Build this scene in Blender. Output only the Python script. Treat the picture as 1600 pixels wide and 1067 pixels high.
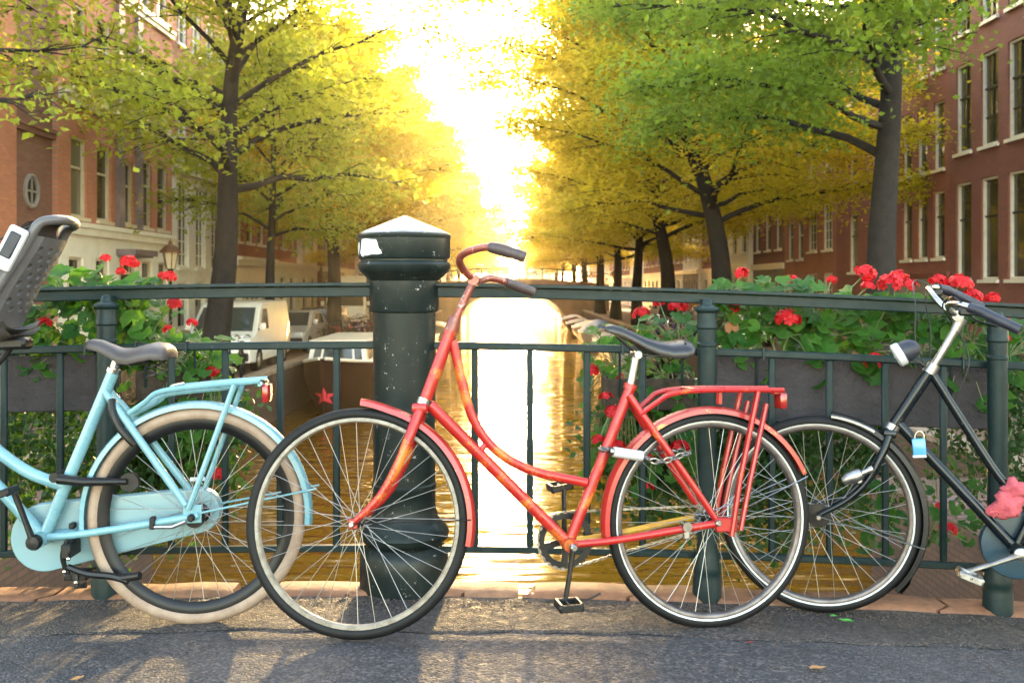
import bpy, bmesh, math, random
import numpy as np
from mathutils import Vector, Matrix, Euler, Quaternion

for o in list(bpy.data.objects):
    bpy.data.objects.remove(o)
SC = bpy.context.scene
COL = SC.collection
R = math.radians
RNG = random.Random(7)

# ------------------------------------------------------------------ camera
EYE = 1.10
cam_d = bpy.data.cameras.new("camera")
cam = bpy.data.objects.new("camera", cam_d)
COL.objects.link(cam)
cam.location = (0, 0, EYE)
cam.rotation_euler = (R(90), 0, 0)
cam_d.sensor_width = 36.0
cam_d.lens = 33.75
cam_d.shift_y = -0.0553
cam_d.clip_start = 0.05
cam_d.clip_end = 3000
cam_d.dof.use_dof = True
cam_d.dof.focus_distance = 3.15
cam_d.dof.aperture_fstop = 6.3
SC.camera = cam

# ------------------------------------------------------------------ sky and sun
SUN_EL, SUN_AZ = R(10.8), R(1.45)          # azimuth measured to the right of +Y
world = bpy.data.worlds.new("World")
SC.world = world
world.use_nodes = True
wn, wl = world.node_tree.nodes, world.node_tree.links
wn.clear()
wo = wn.new("ShaderNodeOutputWorld")
wb = wn.new("ShaderNodeBackground")
ws = wn.new("ShaderNodeTexSky")
ws.sky_type = 'NISHITA'
ws.sun_disc = False
ws.sun_elevation = SUN_EL
ws.sun_rotation = SUN_AZ
ws.air_density = 1.0
ws.dust_density = 1.3
ws.ozone_density = 0.4
ws.altitude = 0
wm = wn.new("ShaderNodeMix"); wm.data_type = 'RGBA'; wm.blend_type = 'MULTIPLY'
wm.inputs[0].default_value = 1.0
wm.inputs[7].default_value = (1.0, 0.88, 0.77, 1)
wl.new(ws.outputs[0], wm.inputs[6])
wl.new(wm.outputs[2], wb.inputs[0])
wb.inputs[1].default_value = 0.15
wl.new(wb.outputs[0], wo.inputs[0])

sun_d = bpy.data.lights.new("sun", 'SUN')
sun = bpy.data.objects.new("sun", sun_d)
COL.objects.link(sun)
sun_d.energy = 2.0
sun_d.angle = R(1.5)
sun_d.color = (1.0, 0.68, 0.30)
sdir = Vector((math.sin(SUN_AZ) * math.cos(SUN_EL), math.cos(SUN_AZ) * math.cos(SUN_EL), math.sin(SUN_EL)))
sun.rotation_euler = (-sdir).to_track_quat('-Z', 'Y').to_euler()

SC.view_settings.view_transform = 'Standard'
SC.view_settings.look = 'None'
SC.view_settings.gamma = 1.0
SC.view_settings.use_curve_mapping = False
SC.view_settings.exposure = 4.05
SC.render.engine = 'CYCLES'
SC.cycles.max_bounces = 7
SC.cycles.transparent_max_bounces = 12
SC.cycles.volume_bounces = 1
SC.cycles.sample_clamp_indirect = 8.0
SC.cycles.caustics_reflective = False
SC.cycles.caustics_refractive = False

# ------------------------------------------------------------------ helpers
def col4(c):
    return (c[0], c[1], c[2], 1.0)

class MB:
    """collects polygons of ONE part and links them as one mesh object"""
    def __init__(s):
        s.v = []; s.f = []; s.m = []
    def add(s, vs, fs, mi=0, M=None):
        b = len(s.v)
        if M is not None:
            vs = [M @ Vector(p) for p in vs]
        s.v.extend([tuple(p) for p in vs])
        s.f.extend([tuple(i + b for i in f) for f in fs])
        s.m.extend([mi] * len(fs))
        return s
    def box(s, c, size, M=None, mi=0):
        x, y, z = size[0] / 2, size[1] / 2, size[2] / 2
        vs = [(c[0] + i * x, c[1] + j * y, c[2] + k * z) for k in (-1, 1) for j in (-1, 1) for i in (-1, 1)]
        fs = [(0, 2, 3, 1), (4, 5, 7, 6), (0, 1, 5, 4), (2, 6, 7, 3), (0, 4, 6, 2), (1, 3, 7, 5)]
        return s.add(vs, fs, mi, M)
    def cbox(s, c, size, b=0.005, M=None, mi=0, seg=1):
        bm = bmesh.new()
        bmesh.ops.create_cube(bm, size=1.0)
        bmesh.ops.scale(bm, vec=size, verts=bm.verts)
        bmesh.ops.bevel(bm, geom=list(bm.edges), offset=min(b, min(size) * .45), segments=seg, affect='EDGES', profile=0.5)
        bmesh.ops.translate(bm, vec=c, verts=bm.verts)
        bm.verts.index_update()
        s.add([v.co[:] for v in bm.verts], [[v.index for v in f.verts] for f in bm.faces], mi, M)
        bm.free()
        return s
    def tube(s, pts, r, n=8, closed=False, caps=True, mi=0, M=None, flat=1.0, ref=None):
        pts = [Vector(p) for p in pts]
        k = len(pts)
        rs = list(r) if hasattr(r, '__len__') else [r] * k
        tans = []
        for i in range(k):
            if closed:
                t = pts[(i + 1) % k] - pts[i - 1]
            else:
                t = pts[min(i + 1, k - 1)] - pts[max(i - 1, 0)]
            tans.append(t.normalized() if t.length > 1e-9 else Vector((0, 0, 1)))
        a = Vector(ref) if ref is not None else Vector((0, 0, 1))
        if abs(a.dot(tans[0])) > 0.95:
            a = Vector((1, 0, 0))
        nrm = (a - tans[0] * a.dot(tans[0])).normalized()
        vs = []
        for i in range(k):
            t = tans[i]
            nrm = (nrm - t * nrm.dot(t))
            nrm = nrm.normalized() if nrm.length > 1e-9 else t.orthogonal().normalized()
            bn = t.cross(nrm)
            for j in range(n):
                an = 2 * math.pi * j / n
                vs.append(pts[i] + nrm * (math.cos(an) * rs[i] * flat) + bn * (math.sin(an) * rs[i]))
        fs = []
        for i in range(k if closed else k - 1):
            i2 = (i + 1) % k
            for j in range(n):
                j2 = (j + 1) % n
                fs.append((i * n + j, i * n + j2, i2 * n + j2, i2 * n + j))
        if caps and not closed:
            fs.append(tuple(range(n))[::-1])
            fs.append(tuple((k - 1) * n + j for j in range(n)))
        return s.add(vs, fs, mi, M)
    def lathe(s, prof, n=32, M=None, mi=0, a0=0.0, a1=2 * math.pi, mis=None, closed_prof=False):
        full = abs(a1 - a0 - 2 * math.pi) < 1e-6
        na = n if full else n + 1
        k = len(prof)
        vs = []
        for i in range(na):
            a = a0 + (a1 - a0) * i / n
            for (r, z) in prof:
                vs.append((r * math.cos(a), r * math.sin(a), z))
        b = len(s.v)
        fs, ms = [], []
        for i in range(n):
            i2 = (i + 1) % na
            for j in range(k if closed_prof else k - 1):
                j2 = (j + 1) % k
                q = [i * k + j, i2 * k + j, i2 * k + j2, i * k + j2]
                if prof[j][0] < 1e-7: q = [q[0], q[2], q[3]]
                elif prof[j2][0] < 1e-7: q = [q[0], q[1], q[2]]
                fs.append(tuple(q)); ms.append(mis[j] if mis else mi)
        s.add(vs, fs, 0, M)
        s.m[-len(ms):] = ms
        return s
    def extrude_poly(s, poly, d0, d1, axis='y', mi=0, M=None):
        """polygon in the other two axes extruded along axis"""
        k = len(poly)
        def P(p, d):
            return {'y': (p[0], d, p[1]), 'x': (d, p[0], p[1]), 'z': (p[0], p[1], d)}[axis]
        vs = [P(p, d0) for p in poly] + [P(p, d1) for p in poly]
        fs = [tuple(range(k))[::-1], tuple(range(k, 2 * k))]
        fs += [(i, (i + 1) % k, k + (i + 1) % k, k + i) for i in range(k)]
        return s.add(vs, fs, mi, M)
    def loft(s, rings, closed_ring=False, mi=0, caps=False, M=None):
        n = len(rings[0]); vs = [p for r in rings for p in r]; fs = []
        for i in range(len(rings) - 1):
            for j in range(n if closed_ring else n - 1):
                j2 = (j + 1) % n
                fs.append((i * n + j, i * n + j2, (i + 1) * n + j2, (i + 1) * n + j))
        if caps:
            fs.append(tuple(range(n))[::-1]); fs.append(tuple((len(rings) - 1) * n + j for j in range(n)))
        return s.add(vs, fs, mi, M)
    def mesh(s, name, mats, smooth=True, angle=40):
        me = bpy.data.meshes.new(name)
        me.from_pydata(s.v, [], s.f)
        for m in (mats if isinstance(mats, (list, tuple)) else [mats]):
            me.materials.append(m)
        if any(s.m):
            me.polygons.foreach_set('material_index', s.m)
        if smooth:
            me.polygons.foreach_set('use_smooth', [True] * len(me.polygons))
            me.update()
            me.set_sharp_from_angle(angle=R(angle))
        me.update()
        return me
    def build(s, name, mats, parent=None, smooth=True, angle=40, M=None):
        return link(name, s.mesh(name, mats, smooth, angle), parent, M)

def link(name, me, parent=None, M=None):
    o = bpy.data.objects.new(name, me)
    COL.objects.link(o)
    if parent is not None:
        o.parent = parent
    if M is not None:
        o.matrix_local = M
    return o

def tag(o, label=None, cat=None, group=None, kind=None):
    if label: o['label'] = label
    if cat: o['category'] = cat
    if group: o['group'] = group
    if kind: o['kind'] = kind
    return o

def thing(name, label, cat, loc=(0, 0, 0), rotz=0.0, group=None, M=None):
    o = bpy.data.objects.new(name, None)
    COL.objects.link(o)
    o.empty_display_size = 0.1
    if M is not None:
        o.matrix_world = M
    else:
        o.location = loc; o.rotation_euler = (0, 0, rotz)
    return tag(o, label, cat, group)

def copy_tree(o, parent=None):
    c = o.copy(); COL.objects.link(c); c.parent = parent
    for ch in list(o.children):
        copy_tree(ch, c)
    return c

def crom(pts, n=6):
    """catmull-rom through the points"""
    P = [Vector(p) for p in pts]
    P = [2 * P[0] - P[1]] + P + [2 * P[-1] - P[-2]]
    out = []
    for i in range(1, len(P) - 2):
        for k in range(n):
            t = k / n
            a, b, c, d = P[i - 1], P[i], P[i + 1], P[i + 2]
            out.append(0.5 * ((2 * b) + (c - a) * t + (2 * a - 5 * b + 4 * c - d) * t * t + (3 * b - a - 3 * c + d) * t ** 3))
    out.append(P[-2])
    return out

T = Matrix.Translation
def RX(a): return Matrix.Rotation(a, 4, 'X')
def RY(a): return Matrix.Rotation(a, 4, 'Y')
def RZ(a): return Matrix.Rotation(a, 4, 'Z')

# ------------------------------------------------------------------ materials
def nodes_of(name):
    m = bpy.data.materials.new(name); m.use_nodes = True
    nt = m.node_tree
    b = nt.nodes['Principled BSDF']
    return m, nt, nt.nodes, nt.links, b

def noise(nt, scale, detail=4, rough=.6, coord='Object', dist=0.0, vec=None):
    n = nt.nodes.new('ShaderNodeTexNoise')
    n.inputs['Scale'].default_value = scale
    n.inputs['Detail'].default_value = detail
    n.inputs['Roughness'].default_value = rough
    n.inputs['Distortion'].default_value = dist
    if vec is None:
        tc = nt.nodes.new('ShaderNodeTexCoord')
        vec = tc.outputs[coord]
    nt.links.new(vec, n.inputs['Vector'])
    return n.outputs['Fac']

def ramp(nt, fac, lo, hi, a=0.0, b=1.0):
    r = nt.nodes.new('ShaderNodeMapRange')
    r.inputs[1].default_value = lo; r.inputs[2].default_value = hi
    r.inputs[3].default_value = a; r.inputs[4].default_value = b
    nt.links.new(fac, r.inputs[0])
    return r.outputs[0]

def mixc(nt, fac, a, b):
    m = nt.nodes.new('ShaderNodeMix'); m.data_type = 'RGBA'
    for sock, v in ((m.inputs[6], a), (m.inputs[7], b)):
        if hasattr(v, 'is_linked'): nt.links.new(v, sock)
        else: sock.default_value = col4(v)
    if hasattr(fac, 'is_linked'): nt.links.new(fac, m.inputs[0])
    else: m.inputs[0].default_value = fac
    return m.outputs[2]

def bump(nt, b, height, strength=.3, dist=.01):
    n = nt.nodes.new('ShaderNodeBump')
    n.inputs['Strength'].default_value = strength
    n.inputs['Distance'].default_value = dist
    nt.links.new(height, n.inputs['Height'])
    nt.links.new(n.outputs[0], b.inputs['Normal'])

def pm(name, col, col2=None, ns=8, lo=.4, hi=.65, rough=.5, rvar=0.0, metal=0.0, bs=0, bst=.2, bd=.003,
       chip=None, chips=40, chipt=.68, coat=0.0, spec=None, coord='Object', nd=4):
    m, nt, N, L, b = nodes_of(name)
    c = col
    if col2 is not None:
        c = mixc(nt, ramp(nt, noise(nt, ns, nd, coord=coord), lo, hi), col, col2)
    if chip is not None:
        big = noise(nt, chips * .22, 3, coord=coord)
        sm = noise(nt, chips, 6, .7, coord=coord)
        mu = nt.nodes.new('ShaderNodeMath'); mu.operation = 'MULTIPLY_ADD'
        nt.links.new(big, mu.inputs[0]); mu.inputs[1].default_value = .55
        nt.links.new(sm, mu.inputs[2])
        c = mixc(nt, ramp(nt, mu.outputs[0], chipt + .2, chipt + .24), c, chip)
    if hasattr(c, 'is_linked'): L.new(c, b.inputs['Base Color'])
    else: b.inputs['Base Color'].default_value = col4(c)
    b.inputs['Roughness'].default_value = rough
    if rvar:
        L.new(ramp(nt, noise(nt, ns * 2.3 + 3, 5, coord=coord), .3, .7, max(rough - rvar, .03), rough + rvar), b.inputs['Roughness'])
    b.inputs['Metallic'].default_value = metal
    b.inputs['Coat Weight'].default_value = coat
    if spec is not None: b.inputs['Specular IOR Level'].default_value = spec
    if bs:
        bump(nt, b, noise(nt, bs, 5, .65, coord=coord), bst, bd)
    return m

def leaf_mat(name, cols, trans, tw=.5, rough=.45, vs=2.0):
    """diffuse + translucent foliage, per-leaf colour drift from a cell-like noise"""
    m, nt, N, L, b = nodes_of(name)
    tc = N.new('ShaderNodeTexCoord')
    wnz = N.new('ShaderNodeTexWhiteNoise')
    ge = N.new('ShaderNodeNewGeometry')
    L.new(ge.outputs['Random Per Island'], wnz.inputs[0]); wnz.noise_dimensions = '1D'
    big = ramp(nt, noise(nt, vs, 3, coord='Object'), .3, .7)
    a = mixc(nt, wnz.outputs[0], cols[0], cols[1])
    c = mixc(nt, big, a, cols[2])
    c2 = mixc(nt, big, mixc(nt, wnz.outputs[0], trans[0], trans[1]), trans[2])
    L.new(c, b.inputs['Base Color'])
    b.inputs['Roughness'].default_value = rough
    b.inputs['Specular IOR Level'].default_value = .3
    t = N.new('ShaderNodeBsdfTranslucent'); L.new(c2, t.inputs[0])
    mx = N.new('ShaderNodeMixShader'); mx.inputs[0].default_value = tw
    L.new(b.outputs[0], mx.inputs[1]); L.new(t.outputs[0], mx.inputs[2])
    L.new(mx.outputs[0], N['Material Output'].inputs[0])
    return m

def brick_mat(name, c1, c2, mortar, axis='yz', bw=.21, bh=.065, ms=.008, stain=.35):
    m, nt, N, L, b = nodes_of(name)
    tc = N.new('ShaderNodeTexCoord'); sp = N.new('ShaderNodeSeparateXYZ'); cb = N.new('ShaderNodeCombineXYZ')
    L.new(tc.outputs['Object'], sp.inputs[0])
    L.new(sp.outputs['XYZ'.index(axis[0].upper())], cb.inputs[0])
    L.new(sp.outputs['XYZ'.index(axis[1].upper())], cb.inputs[1])
    t = N.new('ShaderNodeTexBrick')
    L.new(cb.outputs[0], t.inputs['Vector'])
    t.inputs['Scale'].default_value = 1.0
    t.inputs['Color1'].default_value = col4(c1); t.inputs['Color2'].default_value = col4(c2)
    t.inputs['Mortar'].default_value = col4(mortar)
    t.inputs['Mortar Size'].default_value = ms; t.inputs['Brick Width'].default_value = bw; t.inputs['Row Height'].default_value = bh
    t.inputs['Mortar Smooth'].default_value = .3
    dark = tuple(x * (1 - stain) for x in c1)
    c = mixc(nt, ramp(nt, noise(nt, .8, 5), .45, .75, 0, .8), t.outputs[0], dark)
    L.new(c, b.inputs['Base Color'])
    b.inputs['Roughness'].default_value = .85
    bump(nt, b, t.outputs['Fac'], -.4, .006)
    return m

M = {}
M['paint_green'] = pm('railing_green_paint', (.0065, .017, .018), (.012, .024, .024), 14, rough=.42, rvar=.1, bs=60, bst=.25, bd=.002, chip=(0.216, 0.216, 0.2016), chips=150, chipt=.80, coat=.0, spec=.22)
M['post_green'] = pm('post_green_paint', (.0055, .011, .011), (.011, .016, .014), 9, rough=.40, rvar=.1, bs=45, bst=.3, bd=.002, chip=(0.36, 0.3456, 0.3168), chips=110, chipt=.752, coat=.05, spec=.22)
M['cap_white'] = pm('post_cap_paint', (0.2448, 0.2448, 0.2592), (0.1584, 0.1512, 0.1512), 18, rough=.35, bs=40, bst=.2, bd=.002)
M['sticker'] = pm('white_sticker', (0.576, 0.576, 0.576), (0.504, 0.504, 0.504), 30, rough=.5)
M['planter'] = pm('planter_slate', (0.036, 0.03096, 0.03384), (0.02448, 0.0216, 0.02376), 7, rough=.7, bs=26, bst=.9, bd=.012, spec=.25)
M['soil'] = pm('potting_soil', (0.0216, 0.0144, 0.00936), (0.036, 0.0252, 0.0144), 30, rough=.95, bs=50, bst=.6, bd=.01)
M['chrome'] = pm('chrome', (0.4464, 0.4464, 0.4464), (0.324, 0.3168, 0.3024), 30, rough=.22, metal=1.0)
M['alu'] = pm('dull_aluminium', (0.3744, 0.3672, 0.36), (0.2736, 0.2592, 0.2448), 40, rough=.38, metal=1.0)
M['spoke'] = pm('spoke_steel', (0.4464, 0.432, 0.4032), None, rough=.35, metal=.85)
M['rubber'] = pm('black_rubber', (0.0036, 0.0036, 0.0039), (0.0066, 0.0063, 0.0066), 30, rough=.6, spec=.25, bs=160, bst=.25, bd=.001)
M['brown_rubber'] = pm('tan_tyre_rubber', (0.288, 0.2088, 0.1512), (0.216, 0.144, 0.1008), 18, rough=.65, bs=120, bst=.2, bd=.001)
M['reflex'] = pm('white_reflective_stripe', (0.5616, 0.5616, 0.5472), (0.432, 0.432, 0.4176), 40, rough=.4)
M['rim_cream'] = pm('cream_rim', (.25, .22, .175), (.15, .125, .095), 40, rough=.4)
M['rim_grey'] = pm('worn_steel_rim', (0.144, 0.126, 0.1224), (0.0864, 0.072, 0.0684), 22, rough=.35, metal=.6)
M['rim_black'] = pm('black_rim', (0.00576, 0.00576, 0.00648), None, rough=.4, spec=.3)
M['black'] = pm('black_plastic', (0.0042, 0.0042, 0.0045), (0.0078, 0.0075, 0.0075), 35, rough=.42, spec=.35, bs=150, bst=.1, bd=.001)
M['black_steel'] = pm('worn_black_steel', (0.009, 0.0081, 0.0078), (0.036, 0.024, 0.018), 30, lo=.5, hi=.75, rough=.4, metal=.1, spec=.3)
M['leather'] = pm('black_saddle_leather', (0.0084, 0.0081, 0.0108), (0.0144, 0.0132, 0.0168), 20, rough=.33, bs=120, bst=.15, bd=.001)
M['saddle_grey'] = pm('grey_saddle_vinyl', (.050, .042, .042), (.038, .032, .032), 10, rough=.5, bs=140, bst=.12, bd=.001)
M['light_blue'] = pm('baby_blue_paint', (.15, .30, .345), (.12, .26, .31), 9, rough=.28, chip=(.09, .06, .045), chips=110, chipt=.755, coat=.12, rvar=.1, bs=50, bst=.12, bd=.002)
M['blue_case'] = pm('pale_blue_chain_case', (.175, .29, .32), (.145, .255, .29), 5, rough=.35, coat=.1, bs=8, bst=.08, bd=.004)
M['dark_blue'] = pm('dark_green_blue_frame_paint', (0.0024, 0.0048, 0.0072), (0.0042, 0.0072, 0.0096), 12, rough=.22, coat=.08, spec=.3, chip=(0.12, 0.12, 0.12), chips=130, chipt=.77)
M['petrol'] = pm('petrol_blue_vinyl', (0.00432, 0.036, 0.0612), (0.00288, 0.02592, 0.04464), 7, rough=.38, bs=9, bst=.2, bd=.006)
M['tail_red'] = pm('red_tail_light', (0.3024, 0.0108, 0.0108), (0.216, 0.0072, 0.0072), 25, rough=.18, coat=.4)
M['pink'] = pm('pink_terry_cloth', (0.5184, 0.0936, 0.1152), (0.396, 0.0648, 0.0864), 30, rough=.95, bs=130, bst=.9, bd=.01)
M['tag_blue'] = pm('light_blue_plastic', (0.0648, 0.2592, 0.4464), None, rough=.3, coat=.3)
M['grip_blue'] = pm('navy_rubber_grip', (0.00864, 0.01008, 0.02016), (0.0144, 0.01656, 0.0288), 40, rough=.5, bs=110, bst=.2, bd=.001)
M['rust_bar'] = pm('weathered_red_handlebar', (0.2376, 0.0504, 0.0324), (0.144, 0.0396, 0.0288), 22, rough=.33, metal=.2, chip=(0.36, 0.3024, 0.2736), chips=80, chipt=.68, coat=.2)
M['grip_brown'] = pm('worn_brown_grip', (0.0612, 0.0396, 0.0396), (0.036, 0.02592, 0.02736), 25, rough=.5)
M['white_plastic'] = pm('white_plastic', (0.4464, 0.4464, 0.4608), (0.396, 0.396, 0.4104), 20, rough=.35)
M['seat_grey'] = pm('grey_child_seat_plastic', (.080, .075, .077), (.066, .062, .064), 12, rough=.42, bs=120, bst=.06, bd=.001)
M['seat_dark'] = pm('dark_foam', (0.00864, 0.00648, 0.00648), (0.0216, 0.00864, 0.0072), 18, rough=.8)
M['chain'] = pm('chain_steel', (0.3024, 0.288, 0.2592), (0.108, 0.0936, 0.0792), 90, rough=.35, metal=.9)

def red_paint():
    m, nt, N, L, b = nodes_of('hand_painted_red_frame')
    r = mixc(nt, ramp(nt, noise(nt, 9, 4), .35, .7), (0.36, 0.01224, 0.01008), (0.2664, 0.00864, 0.00792))
    big = noise(nt, 6.5, 2, dist=.4); sm = noise(nt, 150, 8, .85)
    mu = N.new('ShaderNodeMath'); mu.operation = 'MULTIPLY_ADD'
    L.new(sm, mu.inputs[0]); mu.inputs[1].default_value = .9; L.new(big, mu.inputs[2])
    org = mixc(nt, ramp(nt, sm, .4, .6), (0.54, 0.216, 0.0216), (0.4464, 0.0864, 0.0144))
    c = mixc(nt, ramp(nt, mu.outputs[0], 1.04, 1.07), r, org)
    c = mixc(nt, ramp(nt, noise(nt, 130, 4), .72, .76), c, (0.0792, 0.036, 0.0288))
    L.new(c, b.inputs['Base Color'])
    b.inputs['Roughness'].default_value = .36
    L.new(ramp(nt, noise(nt, 35, 5), .3, .7, .22, .5), b.inputs['Roughness'])
    b.inputs['Coat Weight'].default_value = .12
    bump(nt, b, noise(nt, 70, 4), .25, .002)
    return m
M['red'] = red_paint()
M['red_fender'] = pm('faded_red_mudguard_paint', (0.3456, 0.01872, 0.01656), (0.2664, 0.01224, 0.01152), 9, rough=.33, coat=.2, chip=(0.5184, 0.2016, 0.036), chips=60, chipt=.72, bs=60, bst=.15, bd=.002)
M['yellow'] = pm('yellow_paint', (0.54, 0.3024, 0.0216), (0.432, 0.18, 0.0144), 20, rough=.4)
# ------------------------------------------------------------------ setting: the near bridge
def fall(x):
    d = x + .4
    return .011 * d + .0104 * d * d if d > 0 else .0100 * d * d
def zg(x, y):
    yy = min(y, 3.5)
    return -(.07 * (yy - 2.97) if yy > 2.97 else .02 * (yy - 2.97) * (yy > 0)) - fall(max(min(x, 4), -4)) - (max(abs(x) - 4, 0)) * .09

def asphalt(name, base, speck, dark, sc=95, patches=.5):
    m, nt, N, L, b = nodes_of(name)
    tc = N.new('ShaderNodeTexCoord')
    v = N.new('ShaderNodeTexVoronoi'); v.inputs['Scale'].default_value = sc
    L.new(tc.outputs['Object'], v.inputs['Vector'])
    sp = N.new('ShaderNodeSeparateColor'); L.new(v.outputs['Color'], sp.inputs[0])
    c = mixc(nt, ramp(nt, sp.outputs[0], .55, .95), base, speck)
    c = mixc(nt, ramp(nt, sp.outputs[1], .70, .95), c, dark)
    c = mixc(nt, ramp(nt, noise(nt, 2.2, 5, .65), .42, .70, 0, patches), c, dark)
    c = mixc(nt, ramp(nt, noise(nt, 1.1, 4, .6, dist=.5), .50, .72, 0, .35), c, speck)
    L.new(c, b.inputs['Base Color']); b.inputs['Roughness'].default_value = .75
    L.new(ramp(nt, noise(nt, 30, 4), .3, .7, .55, .9), b.inputs['Roughness'])
    h = N.new('ShaderNodeMath'); h.operation = 'MULTIPLY_ADD'
    L.new(v.outputs['Distance'], h.inputs[0]); h.inputs[1].default_value = -1.2; L.new(noise(nt, 45, 6, .75), h.inputs[2])
    bump(nt, b, h.outputs[0], .9, .010)
    return m
M['asphalt'] = asphalt('asphalt', (.040, .037, .043), (.125, .108, .106), (.014, .013, .015), 110)
M['gutter'] = asphalt('gutter_grit', (.036, .030, .029), (.13, .10, .085), (.011, .0095, .0095), 130, .6)

def sheet(name, mat, x0, x1, y0, y1, nx, ny, zf, kind='structure', jit=0):
    mb = MB(); vs = []; fs = []
    for j in range(ny + 1):
        for i in range(nx + 1):
            x = x0 + (x1 - x0) * i / nx; y = y0 + (y1 - y0) * j / ny
            vs.append((x, y, zf(x, y)))
    for j in range(ny):
        for i in range(nx):
            a = j * (nx + 1) + i
            fs.append((a, a + 1, a + nx + 2, a + nx + 1))
    mb.add(vs, fs)
    o = mb.build(name, mat, smooth=True)
    o['kind'] = kind
    return o
def wav(x): return .006 * math.sin(x * 5.1) + .004 * math.sin(x * 13.7 + 1) + .003 * math.sin(x * 31 + 2)
sheet('road', M['asphalt'], -9, 9, -7, 3.49, 180, 40, zg)
# gutter strip of grit and worn asphalt, a hand-laid seam along it
mb = MB(); vs = []; fs = []
for i in range(361):
    x = -9 + 18 * i / 360
    y0 = 3.07 + wav(x) * 2
    for (y, dz) in ((y0, .0015), (y0 + .012, .007), (3.25, .006), (3.40, .004), (3.472, .010)):
        vs.append((x, y, zg(x, y) + dz + .0015 * math.sin(x * 23 + y * 40)))
for i in range(360):
    for j in range(4):
        a = i * 5 + j
        fs.append((a, a + 5, a + 6, a + 1))
mb.add(vs, fs); o = mb.build('gutter', M['gutter']); o['kind'] = 'structure'

# kerb stones, each its own piece
M['kerb'] = pm('warm_granite_kerb', (.26, .115, .055), (.12, .052, .026), 12, lo=.35, hi=.7, rough=.7, bs=55, bst=.6, bd=.006, chip=(.05, .035, .03), chips=60, chipt=.74)
M['kerb2'] = pm('pale_granite_kerb', (.29, .145, .078), (.15, .072, .038), 14, lo=.35, hi=.7, rough=.7, bs=60, bst=.6, bd=.006, chip=(.05, .035, .03), chips=70, chipt=.76)
M['concrete'] = pm('bridge_concrete', (.20, .16, .13), (.13, .10, .08), 2, rough=.85, bs=20, bst=.5, bd=.01)
kerb = thing('kerb', None, None); kerb['kind'] = 'structure'
edges = [-6.2, -5.1, -4.0, -3.0, -2.32, -1.73, -1.30, -1.02, -.60, -.18, .03, .42, .86, 1.02, 1.55, 2.1, 2.9, 3.8, 4.7, 5.6, 6.4]
for i in range(len(edges) - 1):
    x0, x1 = edges[i] + .007, edges[i + 1] - .007
    xm = (x0 + x1) / 2
    sk = .05 if i % 3 else .0
    zt = -.045 - fall(xm) + .035 + RNG.uniform(-.003, .003)
    vs = []
    y0, y1 = 3.475 + RNG.uniform(-.004, .004), 3.635
    mbk = MB(); nseg = max(2, int((x1 - x0) / .12))
    rings = []
    for k in range(nseg + 1):
        x = x0 + (x1 - x0) * k / nseg
        dz = -fall(x) + fall(xm)
        e = .012 if k in (0, nseg) else .0
        rings.append([(x, y0 + e * .5 + .004 * math.sin(x * 37), zt - .12 + dz), (x, y0 + .002 + e * .5 + .004 * math.sin(x * 37), zt - .018 + dz - e * .3), (x, y0 + .018, zt - .004 + dz - e * .6),
                      (x + sk, y0 + .05, zt + dz - e * .5), (x + sk, y1 - .02, zt + dz - e * .5), (x + sk, y1, zt - .02 + dz), (x + sk, y1 + .003, zt - .3 + dz)])
    mbk.loft(rings, caps=True)
    mbk.build('kerb_stone', M['kerb'] if (i * 7) % 3 else M['kerb2'], kerb, angle=50)
# bridge body under the deck
mb = MB()
rings = []
for i in range(61):
    x = -14 + 28 * i / 60
    zt = -.14 - fall(max(min(x, 4), -4)) - max(abs(x) - 4, 0) * .09
    zb = -.75 - .075 * x * x
    zb = max(zb, -2.9)
    rings.append([(x, 3.625, zt), (x, 3.60, zt - .25), (x, 3.60, zb), (x, -7, zb), (x, -7, zt)])
mb.loft(rings, closed_ring=True)
o = mb.build('bridge', M['concrete']); o['kind'] = 'structure'

# ------------------------------------------------------------------ setting: water, quays
QZ, WZ = -1.30, -2.62
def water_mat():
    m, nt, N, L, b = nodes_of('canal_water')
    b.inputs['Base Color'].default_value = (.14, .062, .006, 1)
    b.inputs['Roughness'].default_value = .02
    b.inputs['Specular Tint'].default_value = (1.0, .72, .34, 1)  # golden tree reflections painted in by this tint, helped by the orange base
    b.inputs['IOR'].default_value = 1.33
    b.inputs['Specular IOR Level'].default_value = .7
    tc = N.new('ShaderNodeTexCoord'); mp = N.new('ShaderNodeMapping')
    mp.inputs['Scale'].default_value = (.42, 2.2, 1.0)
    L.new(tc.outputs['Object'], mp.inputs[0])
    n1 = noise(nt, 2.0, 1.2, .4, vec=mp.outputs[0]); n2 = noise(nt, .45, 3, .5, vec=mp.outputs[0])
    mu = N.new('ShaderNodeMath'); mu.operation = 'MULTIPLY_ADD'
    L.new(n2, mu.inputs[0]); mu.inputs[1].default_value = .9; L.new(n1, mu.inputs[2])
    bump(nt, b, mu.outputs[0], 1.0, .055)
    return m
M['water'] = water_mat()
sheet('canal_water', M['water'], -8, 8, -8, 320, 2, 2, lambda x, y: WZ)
M['cobble'] = brick_mat('street_brick', (.20, .105, .065), (.15, .08, .055), (.06, .045, .035), 'xy', .2, .1, .012, .3)
M['quay_wall'] = brick_mat('quay_wall_brick', (.13, .07, .045), (.09, .05, .035), (.05, .04, .03), 'yz', .21, .07, .01, .5)
M['coping'] = pm('quay_coping_stone', (.30, .22, .16), (.20, .15, .11), 3, rough=.8, bs=18, bst=.5, bd=.01)
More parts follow.
